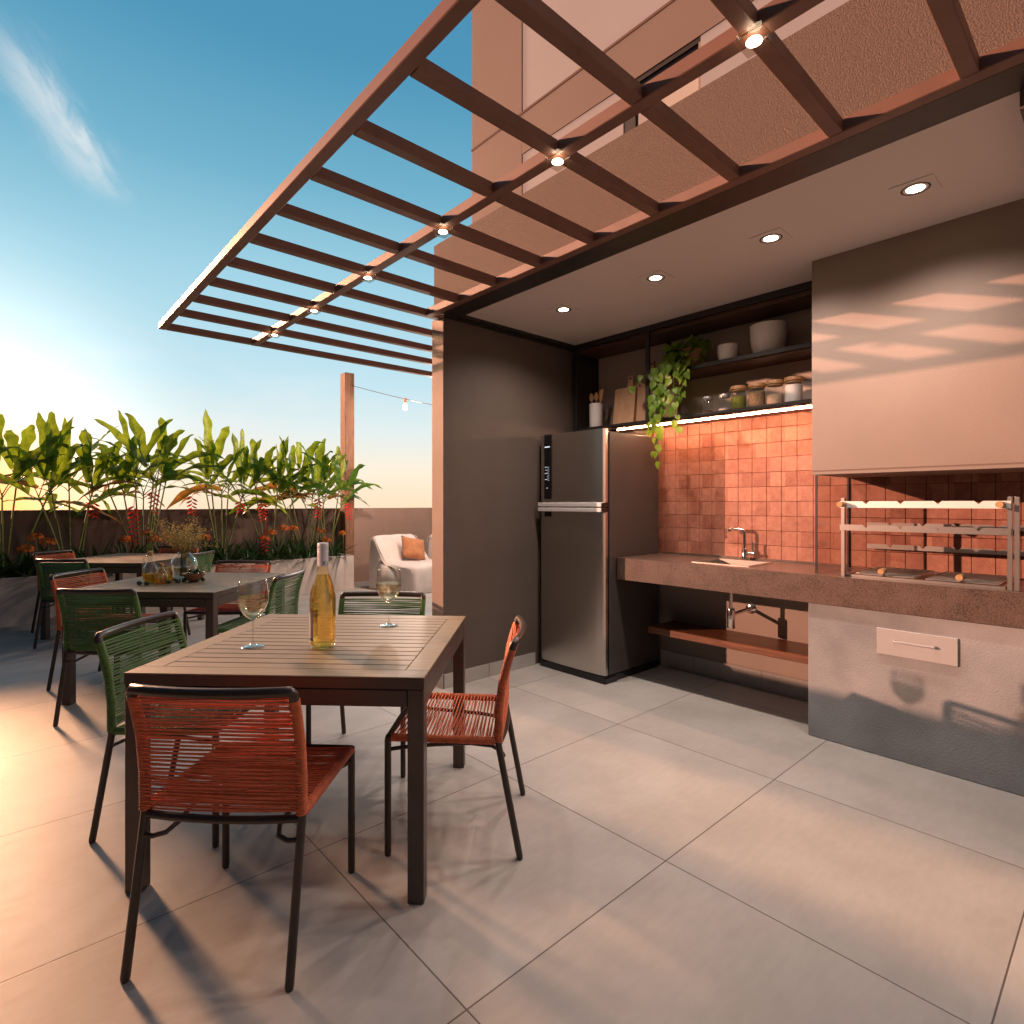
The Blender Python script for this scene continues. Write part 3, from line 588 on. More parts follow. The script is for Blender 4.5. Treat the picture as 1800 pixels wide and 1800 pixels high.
# fridge
t = thing('refrigerator', 'tall two door stainless steel fridge against the dark side wall', 'fridge', (3.5, 2.915, 0))
FY0, FY1 = 2.588, 3.243
MB().box((3.285, FY0, .055), (3.905, FY1, 1.825), .004).build('cabinet', M_FRSIDE, t, world=True)
MB().box((3.262, FY0 + .004, .06), (3.284, FY1 - .004, 1.822)).build('door_gasket', M_GLOSSBLACK, t, world=True)
for z0, z1, nm in ((1.307, 1.842, 'upper_door'), (.058, 1.238, 'lower_door')):
    n = 14; P = []
    for i in range(n + 1):
        u = i / n; P.append((3.220 + .010 * (2 * u - 1) ** 2, FY0 + (FY1 - FY0) * u, z0))
    P = [(3.2605, FY0, z0), (3.238, FY0, z0)] + P[1:-1] + [(3.238, FY1, z0), (3.2605, FY1, z0)]
    d = MB().prism(P, (0, 0, z1 - z0)).build(nm, M_STEEL, t, world=True, smooth=35)
    hz0, hz1 = (1.276, 1.3065) if z0 > 1 else (1.2385, 1.268)
    b = MB().box((3.196, FY0 + .012, hz0), (3.262, FY1 - .002, hz1), .003); hb = b.build('handle_bar', M_WHITEBAR, d); hb.location = -t.location
    hb = MB().box((3.205, FY0 - .002, hz0 + .002), (3.262, FY0 + .0115, hz1 - .002)).build('handle_end', M_GLOSSBLACK, d); hb.location = -t.location
cp = MB().box((3.2145, 3.118, 1.335), (3.2235, 3.186, 1.8425), .001).build('control_panel', M_GLOSSBLACK, t, world=True)
def print_(name, b): b.build(name, M_MARK, cp).location = -t.location
print_('logo_print', MB().box((3.2139, 3.124, 1.7415), (3.2144, 3.180, 1.7495)))
b = MB()
for i, (y0, y1, z) in enumerate([(3.160, 3.177, 1.585), (3.158, 3.170, 1.562), (3.156, 3.178, 1.536), (3.158, 3.177, 1.488)]): b.box((3.2139, y0, z), (3.2144, y1, z + .0035))
for k in range(9): b.box((3.2139, 3.141, 1.480 + k * .013), (3.2144, 3.1445, 1.4835 + k * .013))
for k in range(5): b.box((3.2139, 3.150, 1.488 + k * .0245), (3.2144, 3.1535, 1.492 + k * .0245))
for k in range(7): b.box((3.2139, 3.131, 1.482 + k * .017), (3.2144, 3.136, 1.4842 + k * .017))
print_('indicator_print', b)
print_('button_print', MB().box((3.2139, 3.146, 1.420), (3.2144, 3.160, 1.4235)))
MB().box((3.2165, 3.118, 1.196), (3.2235, 3.186, 1.2375), .001).build('grip_recess', M_GLOSSBLACK, t, world=True)
MB().box((3.222, FY0 - .002, .0), (3.90, FY1, .0545), .004).box((3.2215, FY0 - .012, .0), (3.36, FY0 - .0025, .045), .003).build('plinth', M_GLOSSBLACK, t, world=True)
MB().box((3.262, FY0 + .01, 1.8425), (3.34, FY0 + .05, 1.852)).build('hinge_cover', M_GLOSSBLACK, t, world=True)

# ------------------------------------------------------------------ things on the shelves
ZS, ZU = 1.9355, 2.2805
t = thing('utensil_cup', 'white ceramic cup holding wooden utensils at the left end of the shelf', 'cup', (3.72, 3.075, ZS))
MB().lathe([(0, 0), (.050, 0), (.055, .006), (.056, .198), (.053, .200), (.050, .196), (.048, .02), (0, .018)], n=32).build('cup_body', M_CERAMIC, t, smooth=50)
def spoon(x, y, tilt_y, tilt_x, label, spat=False):
    t = thing('wooden_spatula' if spat else 'wooden_spoon', label, 'utensil', (3.72 + x, 3.075 + y, ZS + .025), group=None)
    b = MB(); dr = Vector((tilt_x, tilt_y, 1)).normalized()
    b.tube([dr * k for k in (0, .1, .205)], .0045, 8)
    if spat:
        side = Vector((0, 1, -tilt_y)).normalized(); c0 = dr * .20; c1 = dr * .285
        b.prism([c0 - side * .012 + Vector((-.003, 0, 0)), c0 + side * .012 + Vector((-.003, 0, 0)), c1 + side * .024 + Vector((-.003, 0, 0)), c1 - side * .022 + dr * .01 + Vector((-.003, 0, 0))], (.006, 0, 0))
    else:
        side = Vector((0, 1, -tilt_y)).normalized(); c = dr * .238; ring = []
        for j in range(16):
            a = 2 * math.pi * j / 16; ring.append(c + side * .022 * math.cos(a) * (1 - .1 * math.sin(a)) + dr * .036 * math.sin(a) + Vector((-.003, 0, 0)))
        b.prism(ring, (.007, 0, 0))
    b.build('utensil_body', M_BEECH2, t, smooth=35)
spoon(0, .018, .13, 0, 'oval wooden spoon, leftmost in the white utensil cup')
spoon(0, -.004, .015, .02, 'oval wooden spoon in the middle of the white utensil cup')
spoon(0, -.020, -.15, 0, 'flat wooden spatula leaning right in the white utensil cup', True)
def board(y0, y1, h, hy0, hy1, hh, x, label, lean=.10, th=.016, slope=0):
    t = thing('cutting_board', label, 'cutting board', (x, (y0 + y1) / 2, ZS))
    ym = (y0 + y1) / 2; cut = .025
    pts = [(0, y1 - ym, 0), (0, y1 - ym, h - slope)]
    if hh:
        pts += [(0, hy1 - ym + .006, h), (0, hy1 - ym, h + .015), (0, hy1 - ym, hh - .008), (0, hy1 - ym - .008, hh), (0, hy0 - ym + .008, hh), (0, hy0 - ym, hh - .008), (0, hy0 - ym, h + .015), (0, hy0 - ym - .006, h)]
    pts += [(0, y0 - ym, h - slope), (0, y0 - ym, 0)]
    b = MB().prism(pts, (th, 0, 0)); ang = math.atan(lean)
    b.xf(Matrix.Rotation(ang, 4, 'Y')); b.build('board_body', M_BEECH, t)
    if hh:
        c = Vector((-.0008, (hy0 + hy1) / 2 - ym, hh - .028))
        MB().lathe([(0, 0), (.0085, 0), (.0085, .002), (0, .002)], n=16).xf(Matrix.Rotation(ang, 4, 'Y') @ Matrix.Translation(c) @ Matrix.Rotation(R(-90), 4, 'Y')).build('hanging_hole', M_INK, t)
board(2.70, 2.90, .300, 2.73, 2.78, .395, 3.72, 'wide beech cutting board with short handle, left of the stacked boards', .12)
board(2.60, 2.76, .315, 2.66, 2.70, .33, 3.755, 'beech cutting board with sloping shoulder between two others', .10, slope=.03)
board(2.545, 2.665, .36, 2.585, 2.625, .50, 3.79, 'tall narrow beech cutting board with long drilled handle', .10)
board(2.36, 2.50, .33, 0, 0, 0, 3.80, 'beech cutting board standing behind the trailing vine', .10)
def bowl(name, r, h, z, x, y, label, group, rb):
    t = thing(name, label, 'bowl', (x, y, z), group=group)
    pr = [(0, 0), (rb, 0)] + [(rb + (r - rb) * math.sin(R(a)) ** .8, h * (1 - math.cos(R(a)))) for a in (15, 35, 55, 72, 90)]
    pr += [(r + .0035, h - .003), (r + .0035, h), (r - .004, h + .001), (r - .007, h - .004)] + [(max(.001, rb + (r - .008 - rb) * math.sin(R(a)) ** .8), .006 + (h - .006) * (1 - math.cos(R(a)))) for a in (60, 30)] + [(0, .007)]
    MB().lathe(pr, n=40).build('bowl_body', M_CERAMIC, t, smooth=60)
for i, lab in enumerate(('bottom of the three small nested white bowls', 'middle of the three small nested white bowls', 'top of the three small nested white bowls')):
    bowl('small_bowl', .067 - (i == 0) * .001, .068, ZU + .0215 * i, 3.745, 1.925, lab, 'small white bowls stacked on the upper shelf', .043)
for i, lab in enumerate(('bottom of the large nested white bowls beside the hood', 'middle of the large nested white bowls beside the hood', 'top large white bowl of the stack beside the hood')):
    bowl('large_bowl', .113, .150, ZU + .024 * i, 3.790, 1.665, lab, 'large white bowls stacked on the upper shelf', .062)
def jar(x, y, r, h, cont, label, fill, lid):
    t = thing('storage_jar', label, 'jar', (x, y, ZS), group=None)
    if lid == 'wood':
        MB().lathe([(0, .0), (r - .003, 0), (r, .004), (r, h - .024)], n=32).build('glass_body', M_GLASSJAR, t, smooth=50)
        MB().lathe([(0, h - .034), (r - .004, h - .034), (r - .004, h - .0235), (r + .002, h - .0235), (r + .003, h - .004), (r, h), (0, h)], n=32).build('lid', M_BAMBOO, t, smooth=40)
    else:
        MB().lathe([(0, 0), (r - .004, 0), (r, .006), (r, h * .62), (r * .86, h * .76), (r * .86, h * .80)], n=32).build('glass_body', M_GLASSJAR, t, smooth=60)
        MB().lathe([(0, h), (r * .86, h), (r * .92, h - .006), (r * .92, h * .86), (r * .88, h * .86), (r * .88, h * .83), (r * .92, h * .83), (r * .92, h * .80), (0, h * .80)], n=32).tube([(-r * .9, -.004, h * .9), (-r * 1.08, -.004, h * .75), (-r * 1.02, -.004, h * .58)], .0022, 6).tube([(-r * .9, .010, h * .9), (-r * 1.08, .010, h * .75), (-r * 1.02, .010, h * .58)], .0022, 6).build('clip_lid', M_GLASSJAR if False else mat('clip_steel', (.32, .31, .30), .35, metal=.6), t, smooth=40)
    if fill:
        hh = fill; MB().lathe([(0, .003), (r - .004, .003), (r - .0028, .006), (r - .0028, hh), (r * .5, hh + .005), (0, hh + .003)], n=28).build('contents', cont, t, smooth=50)
XJ = 3.725
jar(XJ, 2.065, .040, .118, mat('dark_seeds', (.10, .055, .035), .8, var=.8, vscale=160, bump=.8, bscale=200), 'clip top jar with a little dark seed, leftmost jar on the shelf', .018, 'clip')
jar(XJ, 1.940, .041, .118, mat('white_pebbles', (.62, .58, .55), .7, var=.5, vscale=110, bump=.8, bscale=160), 'clip top jar with a little white content, second jar from the left', .018, 'clip')
jar(XJ, 1.838, .051, .158, mat('green_lentils', (.20, .22, .03), .8, var=.7, vscale=150, bump=.9, bscale=180), 'wooden lidded jar of green lentils', .085, 'wood')
jar(XJ, 1.712, .053, .156, mat('brown_grain', (.34, .22, .12), .8, var=.6, vscale=170, bump=.9, bscale=200), 'wooden lidded jar of brown grain', .100, 'wood')
jar(XJ, 1.594, .052, .158, mat('beige_flour', (.50, .36, .25), .9, var=.1, vscale=30), 'wooden lidded jar half full of beige flour', .065, 'wood')
jar(XJ, 1.478, .053, .160, mat('white_sugar', (.80, .76, .74), .8, bump=.3, bscale=300), 'wooden lidded jar of white sugar, rightmost beside the hood', .110, 'wood')

# trailing pothos
px_, py_ = 3.735, 2.20
t = thing('pothos_plant', 'trailing green pothos vine in a clay pot hanging over the wall shelf', 'plant', (px_, py_, ZU))
MB().lathe([(0, 0), (.062, 0), (.080, .11), (.084, .112), (.084, .13), (.074, .13), (.072, .11), (0, .105)], n=28).build('pot', M_TERRACOTTA, t, smooth=40)
def heart(b, base, dirv, nrm, size):
    dirv = dirv.normalized(); side = dirv.cross(nrm).normalized(); n = side.cross(dirv).normalized()
    prof = [(0, -.12, .0), (.10, -.19, .22), (.12, .30, .44), (.05, .52, .46), (0, .80, .30), (0, 1.05, .02)]
    rows = []
    for (u, w) in ((-.14, .22), (.0, .40), (.25, .50), (.50, .42), (.75, .25), (.92, .10), (1.06, .005)):
        c = base + dirv * size * u - n * size * .18 * u * u
        rows.append([c - side * size * w + n * size * w * .28, c + (dirv * size * .12 if u < -.1 else Vector((0, 0, 0))), c + side * size * w + n * size * w * .28])
    b.grid(rows)
lv = MB(); vn = MB(); r2 = random.Random(3)
for i in range(85):                                     # the bushy crown over the pot
    a = r2.uniform(0, 2 * math.pi); rr = r2.uniform(.03, .135); p = Vector((math.cos(a) * rr * .8 - .03, math.sin(a) * rr + .02, .14 + r2.uniform(-.10, .10) - rr * .3))
    dv = Vector((math.cos(a) * .7 - .55, math.sin(a) * .7, r2.uniform(-1.1, .25))); nn = Vector((-.75 + r2.uniform(-.4, .4), r2.uniform(-.5, .5), .6))
    heart(lv, p, dv, nn, r2.uniform(.050, .078))
    if i % 3 == 0: vn.tube([(0, 0, .11), (p * .5 + Vector((0, 0, .08))), p], .0018, 4)
vines = [[(2.20, 2.36), (2.31, 2.27), (2.36, 2.10), (2.40, 1.95), (2.405, 1.82), (2.415, 1.68)], [(2.22, 2.36), (2.33, 2.30), (2.39, 2.20), (2.415, 2.05), (2.42, 1.93), (2.445, 1.84)], [(2.19, 2.36), (2.24, 2.27), (2.245, 2.12), (2.225, 1.96), (2.20, 1.84)],
         [(2.24, 2.36), (2.36, 2.34), (2.46, 2.27), (2.53, 2.26), (2.63, 2.19)], [(2.21, 2.36), (2.30, 2.25), (2.32, 2.10), (2.33, 1.98)], [(2.23, 2.36), (2.37, 2.29), (2.395, 2.14), (2.38, 2.0), (2.375, 1.86), (2.365, 1.60)], [(2.17, 2.36), (2.16, 2.28), (2.19, 2.16), (2.21, 2.06)]]
for vi, V in enumerate(vines):
    P = []
    for k, (y, z) in enumerate(V): P.append(Vector((3.66 - .05 * min(k, 1) - .02 * (vi % 3), y, z)) - Vector((px_, py_, ZU)))
    Q = []
    for k in range(len(P) - 1):
        for s_ in (0, .33, .66): Q.append(P[k].lerp(P[k + 1], s_))
    Q.append(P[-1]); vn.tube(Q, .0021, 5)
    for k in range(2, len(Q)):
        if vi == 5 and k > 10 and k % 2: continue
        if vi == 3 and k % 3: continue
        for s_ in range(1):
            sg = 1 if (k + s_) % 2 else -1; sz = r2.uniform(.044, .074) * (.82 if k > len(Q) - 4 else 1)
            b0 = Q[k] + Vector((-.008 - .018 * s_, sg * r2.uniform(.006, .022), r2.uniform(-.01, .015)))
            heart(lv, b0, Vector((r2.uniform(-.4, .0), sg * r2.uniform(.1, .6), -1)), Vector((-1, r2.uniform(-.5, .5), .35)), sz)
    heart(lv, Q[-1], Vector((-.2, .2, -1)), Vector((-1, 0, .3)), .05)
lv.build('foliage', M_POTHOS, t, smooth=180); vn.build('vine_stems', M_STEMG, t, smooth=180)

# ------------------------------------------------------------------ tables
TZ = .737
def make_table(label, loc):
    t = thing('dining_table', label, 'table', (loc[0], loc[1], 0), R(-45), 'square dining tables in a row')
    A, bw = .505, .080                                    # half side, border width
    b = MB()
    for sx, sy, ex_, ey in ((-A, -A, A, -A + bw), (-A, A - bw, A, A)): b.box((sx, sy, TZ - .005), (ex_, ey, TZ), .0015)
    b.build('top_border', M_TABLETOP, t)
    b = MB()
    for sx, ex_ in ((-A, -A + bw), (A - bw, A)): b.box((sx, -A + bw + .0012, TZ - .005), (ex_, A - bw - .0012, TZ - .0003), .0015)
    b.build('top_border', M_TABLETOP, t)
    b = MB(); e_ = .0008
    for sy, ey in ((-A, -A + bw), (A - bw, A)): b.box((-A + e_, sy + e_, TZ - .040), (A - e_, ey - e_, TZ - .0052), .0015)
    for sx, ex_ in ((-A, -A + bw), (A - bw, A)): b.box((sx + e_, -A + bw, TZ - .040), (ex_ - e_, A - bw, TZ - .0052), .0015)
    b.build('top_frame', M_TABLELEG, t)  # dark sides put the shade on the top's edge into the colour
    b = MB(); n = 14; w = 2 * (A - bw) / n
    for i in range(n): b.box((-A + bw + .0018, -A + bw + i * w + .0024, TZ - .030), (A - bw - .0018, -A + bw + (i + 1) * w - .0024, TZ - .0006), .0018)
    b.build('top_slats', M_TABLETOP, t)
    MB().box((-A + .05, -A + .05, TZ - .048), (A - .05, A - .05, TZ - .041)).build('slat_support', M_TABLELEG, t)
    g = .004
    for s in (-1, 1):
        y0, y1 = sorted((s * (A - .003), s * (A - .030)))
        MB().box((-A + .058, y0, TZ - .098), (A - .058, y1, TZ - .0435), .002).build('apron', M_TABLELEG, t)
        MB().box((y0, -A + .058, TZ - .098), (y1, A - .058, TZ - .0435), .002).build('apron', M_TABLELEG, t)
    for sx in (-1, 1):
        for sy in (-1, 1):
            x0, x1 = sorted((sx * (A - .002), sx * (A - .056))); y0, y1 = sorted((sy * (A - .002), sy * (A - .056)))
            MB().box((x0, y0, 0), (x1, y1, TZ - .0405), .003).build('leg', M_TABLELEG, t)
    return t
T = [(1.020, 2.270), (1.008, 4.660), (1.000, 7.050)]
t1 = make_table('nearest slatted dining table, with wine bottle and two glasses', T[0])
t2 = dup(t1, (*T[1], 0), label='middle slatted dining table, with vase, oil and olives'); t3 = dup(t1, (*T[2], 0), label='farthest slatted dining table, bare, beside the planter')

# ------------------------------------------------------------------ rope chairs
def upright(z):
    K = [(.40, .409), (.42, .410), (.54, .411), (.644, .424), (.717, .443), (.79, .468)]
    for (z0, s0), (z1, s1) in zip(K, K[1:]):
        if z <= z1: return .249 - (s0 + (s1 - s0) * (z - z0) / (z1 - z0))
    return .249 - .468
def make_chair(rope, seed):
    t = thing('rope_chair', 'x', 'chair', (0, 0, 0)); rr = random.Random(seed); W = .229; RT = .0125
    for s in (-1, 1):
        MB().tube([(s * W, .249, 0), (s * W, .249, .01), (s * W, .249, .425), (s * W, .246, .440)], [.0105, RT, RT, RT], 10).build('front_leg', M_BRONZE, t, smooth=50)
        MB().tube([(s * W, -.239, 0), (s * W, -.238, .01), (s * W, -.161, .415), (s * W, -.160, .43)], [.0105, RT, RT, RT], 10).build('back_leg', M_BRONZE, t, smooth=50)
    f = MB()
    for s in (-1, 1):
        f.tube([(s * W, .246, .437), (s * W, .20, .436), (s * W, -.150, .430)], .0105, 8)
        f.tube([(s * W, upright(z), z) for z in (.43, .48, .54, .60, .66, .72, .77)], .0105, 8)
    f.tube([(-W, .247, .437), (W, .247, .437)], .0115, 8)
    N = 9; xs = [-W + 2 * W * i / (N - 1) for i in range(N)]
    f.tube([(x, -.160 - .020 * (1 - (x / W) ** 2), .415) for x in xs], .0115, 8)
    f.build('frame', M_BRONZE, t, smooth=50)
    pts = [(-W, upright(.765), .765), (-W, upright(.78), .782)] + [(x, upright(.79) - .028 * (1 - (x / W) ** 2), .790) for x in [-W * .97 + 2 * W * .97 * i / 10 for i in range(11)]] + [(W, upright(.78), .782), (W, upright(.765), .765)]
    MB().tube(pts, .0145, 10).build('top_rail', M_BRONZE, t, smooth=50)
    for s in (-1, 1):
        MB().tube([(s * W, -.172, .362), (s * .195, -.178, .362), (s * .165, -.165, .366), (s * .15, -.13, .378), (s * .155, -.05, .388), (s * .175, .08, .390), (s * .205, .20, .390), (s * .225, .247, .390)], .0075, 7).build('stretcher', M_BRONZE, t, smooth=60)
    # seat cords
    b = MB(); rc = .0029
    n = 27
    for k in range(n):
        y = .232 - k * (.372 / (n - 1)); z = .437 - .006 * (.24 - y) / .39
        for lay in (0, 1):
            zz = z + (.0115 if lay == 0 else -.0105); dy = rr.uniform(-.0015, .0015) + (.0035 if lay else 0); sk = (.006 if lay else -.001) + rr.uniform(-.002, .002)
            sag = rr.uniform(.004, .010)
            b.tube([(-W - .006, y + dy - sk, zz), (-W * .5, y + dy - sk * .5, zz - sag * .75), (0, y + dy, zz - sag), (W * .5, y + dy + sk * .5, zz - sag * .75), (W + .006, y + dy + sk, zz)], rc, 5, False)
    for s in (-1, 1):
        q = []; rad = []; m_ = 92
        for i in range(m_ + 1): u = i / m_; q.append((s * W, .236 - .385 * u, .4365 - .0065 * u)); rad.append(.0160 if i % 2 else .0136)
        b.tube(q, rad, 8)
    b.build('seat', rope, t, smooth=60)
    b = MB(); n = 28
    for k in range(n):
        z = .446 + k * (.317 / (n - 1))
        for lay in (0, 1):
            z0 = z + rr.uniform(-.0016, .0016) + (.0022 if lay else 0); dz = (.0034 if lay else -.0022) + rr.uniform(-.0024, .0024); oy = (-.0125 if lay == 0 else .0115)
            bow = rr.uniform(.002, .007)
            P = []
            for i in range(7):
                x = -W - .004 + (2 * W + .008) * i / 6; u = 2 * i / 6 - 1; zc = min(.772, max(.432, z0 + dz * u)); P.append((x, upright(zc) + oy - bow * (1 - u * u) - (.0 if z < .74 else .010 * (1 - u * u) * (z - .74) / .03), zc + rr.uniform(-.0006, .0006)))
            b.tube(P, rc, 5, False)
    for s in (-1, 1):
        q = []; rad = []; m_ = 82
        for i in range(m_ + 1): z = .428 + .338 * i / m_; q.append((s * W, upright(z), z)); rad.append(.0168 if i % 2 else .0142)
        b.tube(q, rad, 8)
    b.build('backrest', rope, t, smooth=60)
    return t
co = make_chair(M_ORANGE, 1); cg = make_chair(M_GREEN, 2); used = {}
def put(kind, tb, off, rz, label):
    src = co if kind == 'orange' else cg; loc = (T[tb][0] + off[0], T[tb][1] + off[1], 0); grp = 'rope chairs round the dining tables'
    if kind not in used: used[kind] = 1; c = src; c.location = loc; c.rotation_euler = (0, 0, R(rz)); c['label'] = label; c['group'] = grp
    else: c = dup(src, loc, R(rz), label, grp)
    return c
SW, SE, NW, NE = ((-.435, -.411), -45.4), ((.385, -.412), 45.5), ((-.425, .422), -135), ((.420, .425), 135)
put('orange', 0, *SW, 'orange cord chair with its back to the camera at the nearest table')
put('orange', 0, *SE, 'orange cord chair seen from the side, right of the nearest table')
put('green', 0, *NW, 'green cord chair on the far left side of the nearest table')
put('green', 0, *NE, 'green cord chair behind the nearest table, facing the camera')
put('green', 1, *SW, 'green cord chair with its back to the camera at the middle table')
put('green', 1, *SE, 'green cord chair seen side on, right of the middle table')
put('orange', 1, *NW, 'orange cord chair on the far left side of the middle table')
put('orange', 1, *NE, 'orange cord chair behind the middle table, facing the camera')
put('green', 2, *SW, 'green cord chair at the front left of the farthest table')
put('green', 2, *SE, 'green cord chair right of the farthest table, behind the vase')
put('orange', 2, *NW, 'orange cord chair at the far left of the farthest table')
put('orange', 2, *NE, 'orange cord chair behind the farthest table, against the planter')

# ------------------------------------------------------------------ on the nearest table
zt = TZ + .0006
bx, by = .945, 2.160
t = thing('wine_bottle', 'bottle of white wine with white screw cap on the nearest table', 'bottle', (bx, by, zt))
k = .955
prof = [(.0, .006), (.030, .003), (.044, 0), (.0475, .004), (.0495, .012), (.0505, .03), (.0505, .185), (.0485, .205), (.043, .232), (.034, .262), (.0245, .290), (.0195, .312), (.0190, .345), (.0190, .385)]
prof = [(r * .98, z) for r, z in prof]
MB().lathe(prof, n=48).build('glass_body', M_BOTTLE, t, smooth=70)
lq = [(0, .012), (.038, .009), (.044, .012)] + [(max(0, r - .0025), z) for r, z in prof[5:11] if z < .285] + [(.0245, .281), (0, .281)]
MB().lathe(lq, n=48).build('wine', M_WINEB, t, smooth=60)
MB().lathe([(.0192, .318), (.0205, .318), (.0208, .366), (.0200, .3665), (.0200, .3685), (.0212, .369), (.0212, .376), (.0206, .377), (.0212, .378), (.0212, .384), (.0206, .385), (.0212, .386), (.0212, .404), (.0195, .4075), (0, .4075)], n=36).build('screw_cap', M_CAPSULE, t, smooth=35)
ang_c = math.atan2(-by, -bx)                           # direction from the bottle towards the terrace front
la0 = ang_c - R(160); la1 = ang_c - R(46)
MB().lathe([(.0499, .040), (.0500, .140)], n=24, a0=la0, a1=la1).build('label', M_LABEL, t, smooth=60)
MB().lathe([(.0499, .031), (.0500, .0398)], n=24, a0=la0, a1=la1).build('label_band', M_TEAL, t, smooth=60)
fc = bpy.data.curves.new('cap_text', 'FONT'); fc.body = 'Kei'; fc.size = .024; fc.align_x = 'CENTER'
fo = bpy.data.objects.new('cap_text', fc); COL.objects.link(fo); bpy.context.view_layer.update()
me = bpy.data.meshes.new_from_object(fo.evaluated_get(bpy.context.evaluated_depsgraph_get())); bpy.data.objects.remove(fo); bpy.data.curves.remove(fc)
a_mid = ang_c + R(48)
for v in me.vertices:
    a = a_mid + v.co.x / .0209; v.co = Vector((.0210 * math.cos(a), .0210 * math.sin(a), .322 + v.co.y))
me.materials.clear(); me.materials.append(M_INK); o = bpy.data.objects.new('cap_lettering', me); COL.objects.link(o); o.parent = t
def wineglass(x, y, label):
    t = thing('wine_glass', label, 'wine glass', (x, y, zt), group='stemmed glasses on the nearest table')
    pr = [(.0, .0015), (.038, .0), (.0415, .0012), (.039, .003), (.024, .0055), (.010, .010), (.0055, .018), (.0042, .032), (.0042, .088), (.0052, .100), (.010, .107), (.026, .120), (.044, .142), (.055, .170), (.0575, .188), (.0565, .212), (.0535, .238), (.050, .256)]
    gb = MB().lathe(pr, n=44); gb.lathe([(.0500 + .0011 * math.cos(R(q)), .2565 + .0013 * math.sin(R(q))) for q in range(0, 360, 60)], n=44, closed=True); gb.build('glass_body', M_GLASS, t, smooth=70)
    wl = [(0, .1085)] + [(r - .0014, z) for r, z in ((.011, .109), (.026, .1205), (.044, .1425), (.055, .1705), (.0575, .188), (.0572, .196))] + [(0, .196)]
    MB().lathe(wl, n=44).build('wine', M_WINE, t, smooth=50)
wineglass(.741, 2.344, 'glass of white wine left of the bottle'); wineglass(1.331, 2.325, 'glass of white wine right of the bottle')

# ------------------------------------------------------------------ on the middle table
t = thing('oil_carafe', 'round glass oil carafe with cork and small handle on the middle table', 'carafe', (.792, 4.69, zt))
MB().lathe([(0, .0), (.034, 0), (.040, .004), (.050, .045), (.052, .070), (.046, .105), (.030, .135), (.017, .152), (.0155, .20), (.020, .204), (.020, .208)], n=36).build('glass_body', M_GLASS, t, smooth=60)
MB().lathe([(0, .004), (.037, .004), (.047, .045), (.0492, .066), (0, .068)], n=36).build('oil', M_OIL, t, smooth=50)
MB().lathe([(0, .196), (.0145, .196), (.016, .226), (0, .228)], n=20).build('cork', M_BEECH2, t, smooth=40)
MB().tube([(-.012, .012, .192), (-.030, .032, .186), (-.036, .040, .168), (-.030, .034, .148), (-.022, .025, .138)], .0042, 8).build('handle', M_GLASS, t, smooth=60)
t = thing('small_oil_bottle', 'small slanted glass bottle of oil leaning beside the round carafe', 'bottle', (.845, 4.615, zt))
MB().lathe([(0, 0), (.036, 0), (.039, .004), (.040, .055), (.030, .085), (.014, .105), (.013, .125), (.016, .128)], n=32).build('glass_body', M_GLASS, t, smooth=60)
MB().lathe([(0, .003), (.036, .003), (.0375, .036), (0, .038)], n=32).build('oil', M_OIL, t, smooth=50)
MB().lathe([(0, .118), (.012, .118), (.0135, .142), (0, .144)], n=18).build('cork', M_BEECH2, t, smooth=40)
t = thing('oil_jar', 'straight glass jar of golden olive oil beside the vase', 'jar', (.888, 4.668, zt))
MB().lathe([(0, 0), (.041, 0), (.044, .004), (.044, .110), (.039, .122), (.041, .132)], n=36).build('glass_body', M_GLASS, t, smooth=60)
MB().lathe([(0, .004), (.0415, .004), (.042, .104), (0, .105)], n=36).build('oil', M_OIL, t, smooth=50)
t = thing('glass_vase', 'clear bulbous glass vase with dried grasses on the middle table', 'vase', (1.045, 4.89, zt))
MB().lathe([(0, 0), (.075, 0), (.088, .008), (.096, .06), (.096, .10), (.080, .145), (.052, .170), (.042, .185), (.044, .192)], n=40).build('glass_body', M_GLASS, t, smooth=60)
MB().lathe([(0, .005), (.080, .006), (.0905, .05), (.0925, .085), (0, .086)], n=40).build('water', M_WATER, t, smooth=50)
st = MB(); fl = MB(); r3 = random.Random(11)
for i in range(46):
    a = r3.uniform(0, 2 * math.pi); sp = r3.uniform(.05, .23); hh = r3.uniform(.30, .50) - sp * .35
    p0 = Vector((r3.uniform(-.03, .03), r3.uniform(-.03, .03), .01)); pm = Vector((math.cos(a) * .02, math.sin(a) * .02, .19)); pe = Vector((math.cos(a) * sp, math.sin(a) * sp, hh))
    st.tube([p0, pm, pm.lerp(pe, .55) + Vector((0, 0, .03)), pe], .0013, 4)
    for q in range(46):
        u = r3.uniform(.25, 1.0); c = pm.lerp(pe, u) + Vector((r3.gauss(0, .016), r3.gauss(0, .016), r3.gauss(.02, .016))) * (1.25 - .3 * u)
        e1 = Vector((r3.uniform(-1, 1), r3.uniform(-1, 1), r3.uniform(-1, 1))).normalized() * r3.uniform(.004, .008); e2 = e1.orthogonal().normalized() * .0038
        fl.poly([c - e1 - e2 * .3, c + e2, c + e1, c - e2])
st.build('stems', M_DRYFL, t); fl.build('blooms', M_DRYFL, t)
t = thing('olive_bowl', 'small wooden bowl filled with green olives on the middle table', 'bowl', (1.040, 4.572, zt))
MB().lathe([(0, 0), (.028, 0), (.050, .022), (.070, .048), (.076, .062), (.072, .062), (.062, .045), (.040, .022), (0, .014)], n=36).build('bowl_body', M_BOWLWOOD, t, smooth=60)
def olive_mb(): return MB().lathe([(0, -.019)] + [(.0150 * math.cos(R(a)) ** .9, .019 * math.sin(R(a))) for a in (-65, -40, -15, 10, 35, 60)] + [(0, .019)], n=14)
ol = olive_mb().build('olive', M_OLIVE, smooth=180); r4 = random.Random(5); first = True
